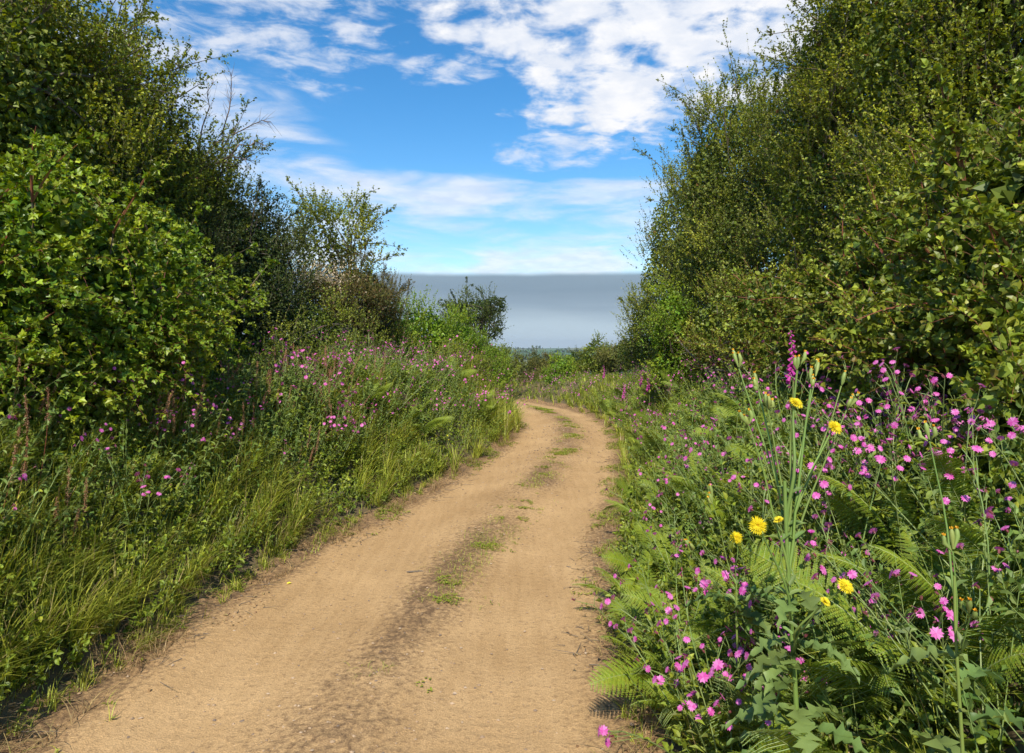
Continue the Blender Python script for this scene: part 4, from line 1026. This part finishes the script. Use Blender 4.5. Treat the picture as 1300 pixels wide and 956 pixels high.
# far hedgerows and copses on the fields
G = Geo(); gf = np.random.default_rng(900)
for (az0, az1, r0, r1, hh) in ((-.05, .2, 120, 150, 2.2), (-.1, .25, 230, 215, 3), (-.1, .3, 400, 460, 5), (-.15, .3, 700, 640, 7), (-.1, .3, 1100, 1200, 9), (-.2, .35, 1700, 1800, 9), (-.2, .35, 2400, 2500, 11), (0.0, .12, 340, 290, 4)):
    n = 500; t = gf.uniform(size=n); az = az0 + (az1 - az0) * t; r = r0 + (r1 - r0) * t + gf.normal(size=n) * hh * .3
    k = vnoise(t * 22, t * 0 + r0, 5) > .28; az, r, t = az[k], r[k], t[k]; n = len(t)
    x = az * r; y = r / np.sqrt(1 + az ** 2); z = H(x, y)
    q = np.stack([x, y, z + hh * gf.uniform(0, .8, n) * (.4 + vnoise(t * 30, t * 0, 3))], 1)
    leaves(G, q, rdir(n, gf), rdir(n, gf), hh * .8, 1.0, T_OVAL)
tag(G.build('far_hedgerows', M['dark']), 'dark hedgerows crossing the distant fields', kind='stuff')

# ------------------------------------------------------------------ the air: far fields and the hill fade to blue
m, nt_, out_ = mat_new('haze'); vol = nd(nt_, 'ShaderNodeVolumePrincipled', inp={'Color': (.88, .94, 1, 1), 'Density': .00015, 'Anisotropy': .3}); lk(nt_, vol, 0, out_, 'Volume')
me = bpy.data.meshes.new('haze'); q = 6800.
zlo = float(Z_MIN) - 1; zhi = 70.
me.from_pydata([(-q, -q, zlo), (q, -q, zlo), (q, q, zlo), (-q, q, zlo), (-q, -q, zhi), (q, -q, zhi), (q, q, zhi), (-q, q, zhi)], [],
               [(0, 3, 2, 1), (4, 5, 6, 7), (0, 1, 5, 4), (1, 2, 6, 5), (2, 3, 7, 6), (3, 0, 4, 7)])
me.materials.append(m); hz = bpy.data.objects.new('haze', me); COL.objects.link(hz); tag(hz, 'thin blue sea air over the distant fields', kind='stuff')

# ------------------------------------------------------------------ sky, sun, camera
SUN_EL, SUN_AZ = R(44), R(186)     # azimuth measured from +Y clockwise: behind the camera, to the left
w = bpy.data.worlds.new('World'); scene.world = w; w.use_nodes = True
nt = w.node_tree; nt.nodes.clear()
out = nd(nt, 'ShaderNodeOutputWorld'); bg = nd(nt, 'ShaderNodeBackground', inp={'Strength': .10}); lk(nt, bg, 0, out, 'Surface')
sky = nd(nt, 'ShaderNodeTexSky', sky_type='NISHITA', sun_disc=False, sun_elevation=SUN_EL, sun_rotation=SUN_AZ, altitude=50, air_density=1.0, dust_density=.3, ozone_density=2.0)
tc = nd(nt, 'ShaderNodeTexCoord'); sp = nd(nt, 'ShaderNodeSeparateXYZ'); lk(nt, tc, 'Generated', sp, 0)
def mth(op, a, b=None, c=None, clamp=False):
    n = nd(nt, 'ShaderNodeMath', operation=op, use_clamp=clamp)
    for i, v in enumerate((a, b, c)):
        if v is None: continue
        if isinstance(v, (int, float)): n.inputs[i].default_value = v
        else: nt.links.new(v, n.inputs[i])
    return n.outputs[0]
def mapr(v, a, b, c=0., d=1., smooth=True):
    n = nd(nt, 'ShaderNodeMapRange', interpolation_type='SMOOTHSTEP' if smooth else 'LINEAR', inp={'From Min': a, 'From Max': b, 'To Min': c, 'To Max': d}); nt.links.new(v, n.inputs[0]); return n.outputs[0]
x, y, z = sp.outputs
az = mth('ARCTAN2', x, y); hor = mth('SQRT', mth('ADD', mth('MULTIPLY', x, x), mth('MULTIPLY', y, y))); el = mth('ARCTAN2', z, hor)
def comb(a, b, c=0.0):
    n = nd(nt, 'ShaderNodeCombineXYZ')
    for i, v in enumerate((a, b, c)):
        if isinstance(v, (int, float)): n.inputs[i].default_value = v
        else: nt.links.new(v, n.inputs[i])
    return n.outputs[0]
def noise(vec, scale, detail=6, rough=.55, dist=0.0):
    n = nd(nt, 'ShaderNodeTexNoise', inp={'Scale': scale, 'Detail': detail, 'Roughness': rough, 'Distortion': dist}); nt.links.new(vec, n.inputs['Vector']); return n.outputs['Fac']
def blob(a0, e0, ra, re, soft=.5):
    da = mth('DIVIDE', mth('SUBTRACT', az, a0), ra); de = mth('DIVIDE', mth('SUBTRACT', el, e0), re)
    q = mth('ADD', mth('MULTIPLY', da, da), mth('MULTIPLY', de, de))
    return mapr(q, 1 + soft, max(0, 1 - soft), 0, 1)
def azel(px, py): 
    u = (px - CX) / F; v = (CY - py) / F; return math.atan(u), math.atan(v / math.sqrt(1 + u * u))
def pb(px, py, rx, ry, soft=.6):
    a, e = azel(px, py); return blob(a, e, rx / F, ry / F, soft)
def mx(*v):
    o = v[0]
    for q in v[1:]: o = mth('MAXIMUM', o, q)
    return o
# plane-projected coordinates of a cloud layer overhead
zz = mth('ADD', mth('MAXIMUM', z, 0.0), .10); pv = comb(mth('DIVIDE', x, zz), mth('DIVIDE', y, zz))
# puffy layer
m1 = mx(pb(690, -5, 190, 75, .95), pb(800, 80, 170, 110, .95), pb(960, 30, 190, 90, .95), pb(800, -90, 480, 90, .9))
nA = noise(pv, 7.0, 8, .58, .2)
puff = mapr(mth('ADD', mth('ADD', mth('MULTIPLY', nA, .62), mth('MULTIPLY', noise(pv, 2.6, 3, .5), .42)), mth('MULTIPLY', m1, .29)), .67, .84)
puff = mth('MULTIPLY', puff, mapr(m1, .02, .3))
# small wisps
m2 = mx(pb(710, 195, 90, 22, .95), pb(300, 25, 190, 70, .95), pb(170, 30, 190, 90, .95), pb(570, 92, 70, 18, .95))
sv = comb(mth('MULTIPLY', az, 1.0), mth('MULTIPLY', el, 3.0))
nB = noise(sv, 13, 8, .62, .3)
wisp = mth('MULTIPLY', mapr(mth('ADD', nB, mth('MULTIPLY', m2, .24)), .60, .88), mth('MULTIPLY', mapr(m2, .02, .6), .72))
# streaky veil above the bank of cloud
m3 = mx(pb(540, 305, 340, 62, .95), pb(500, 240, 190, 22, .95), pb(760, 245, 100, 20, .95), pb(340, 215, 110, 26, .95), pb(60, 150, 260, 110, .95))
sv2 = comb(mth('MULTIPLY', az, 1.0), mth('MULTIPLY', el, 4.6), 3.0)
nC = noise(sv2, 6.5, 7, .55, .4)
veil = mth('MULTIPLY', mapr(mth('ADD', nC, mth('MULTIPLY', m3, .22)), .53, .90), mth('MULTIPLY', mapr(m3, .0, .6), .74))
cl = mx(puff, wisp, veil)
nS = noise(pv, 6.5, 5, .6)
def mixc(f, a, b):
    n = nd(nt, 'ShaderNodeMix', data_type='RGBA')
    if isinstance(f, (int, float)): n.inputs['Factor'].default_value = f
    else: nt.links.new(f, n.inputs['Factor'])
    for k, v in (('A', a), ('B', b)):
        if isinstance(v, tuple): n.inputs[k].default_value = v
        else: nt.links.new(v, n.inputs[k])
    return n.outputs['Result']
hsv = nd(nt, 'ShaderNodeHueSaturation', inp={'Hue': .498, 'Saturation': 1.38, 'Value': 1.16}); lk(nt, sky, 'Color', hsv, 'Color')
skyc = hsv.outputs['Color']
CW = 6.6
white = mixc(mapr(nS, .35, .65), (CW * .80, CW * .85, CW * .95, 1), (CW, CW, CW * 1.02, 1))
c = mixc(cl, skyc, white)
# flat-topped grey bank low over the horizon
edge = mth('ADD', el, mth('MULTIPLY', mth('SUBTRACT', noise(comb(az, 0.0, 1.0), 5, 4), .5), .010))
aE = azel(650, 348)[1]
bank = mapr(edge, aE + .0045, aE - .0045)
bandn = noise(comb(mth('MULTIPLY', az, 1.0), mth('MULTIPLY', el, 9.0), 7.0), 4.5, 5, .5)
t = mth('ADD', mapr(el, 0.0, aE, 0, 1, False), mth('MULTIPLY', mth('SUBTRACT', bandn, .5), .35))
rp = nd(nt, 'ShaderNodeValToRGB'); nt.links.new(t, rp.inputs[0]); cr = rp.color_ramp
cr.elements[0].position = 0; cr.elements[0].color = (.58, .71, .78, 1); cr.elements[1].position = 1; cr.elements[1].color = (.27, .37, .46, 1)
for p_, c_ in ((.35, (.48, .60, .68, 1)), (.6, (.29, .385, .475, 1)), (.8, (.235, .325, .41, 1))): e = cr.elements.new(p_); e.color = c_
sc_ = nd(nt, 'ShaderNodeVectorMath', operation='SCALE', inp={'Scale': 7.2}); nt.links.new(rp.outputs[0], sc_.inputs[0])
c = mixc(bank, c, sc_.outputs[0])
nt.links.new(c, bg.inputs['Color'])

sd = bpy.data.lights.new('sun', 'SUN'); sd.energy = 4.2; sd.angle = R(.55); sd.color = (1, .93, .82)
so = bpy.data.objects.new('sun', sd); COL.objects.link(so)
from mathutils import Vector
dv = Vector((math.sin(SUN_AZ) * math.cos(SUN_EL), math.cos(SUN_AZ) * math.cos(SUN_EL), math.sin(SUN_EL)))
so.rotation_euler = dv.to_track_quat('Z', 'Y').to_euler(); so.location = (0, 0, 30)

cd = bpy.data.cameras.new('camera'); cam = bpy.data.objects.new('camera', cd); COL.objects.link(cam)
cd.sensor_width = 36; cd.lens = 36 * F / 1300; cd.clip_start = .05; cd.clip_end = 20000
cd.shift_y = -(478 - CY) / 1300
cam.location = (0, 0, CAMH); cam.rotation_euler = (R(90), 0, 0); scene.camera = cam
scene.view_settings.view_transform = 'Standard'; scene.view_settings.look = 'None'; scene.view_settings.exposure = .62; scene.view_settings.gamma = 1
cy = scene.cycles
cy.max_bounces = 4; cy.diffuse_bounces = 3; cy.glossy_bounces = 1; cy.transmission_bounces = 3; cy.transparent_max_bounces = 4
cy.use_denoising = True; cy.sample_clamp_indirect = 6
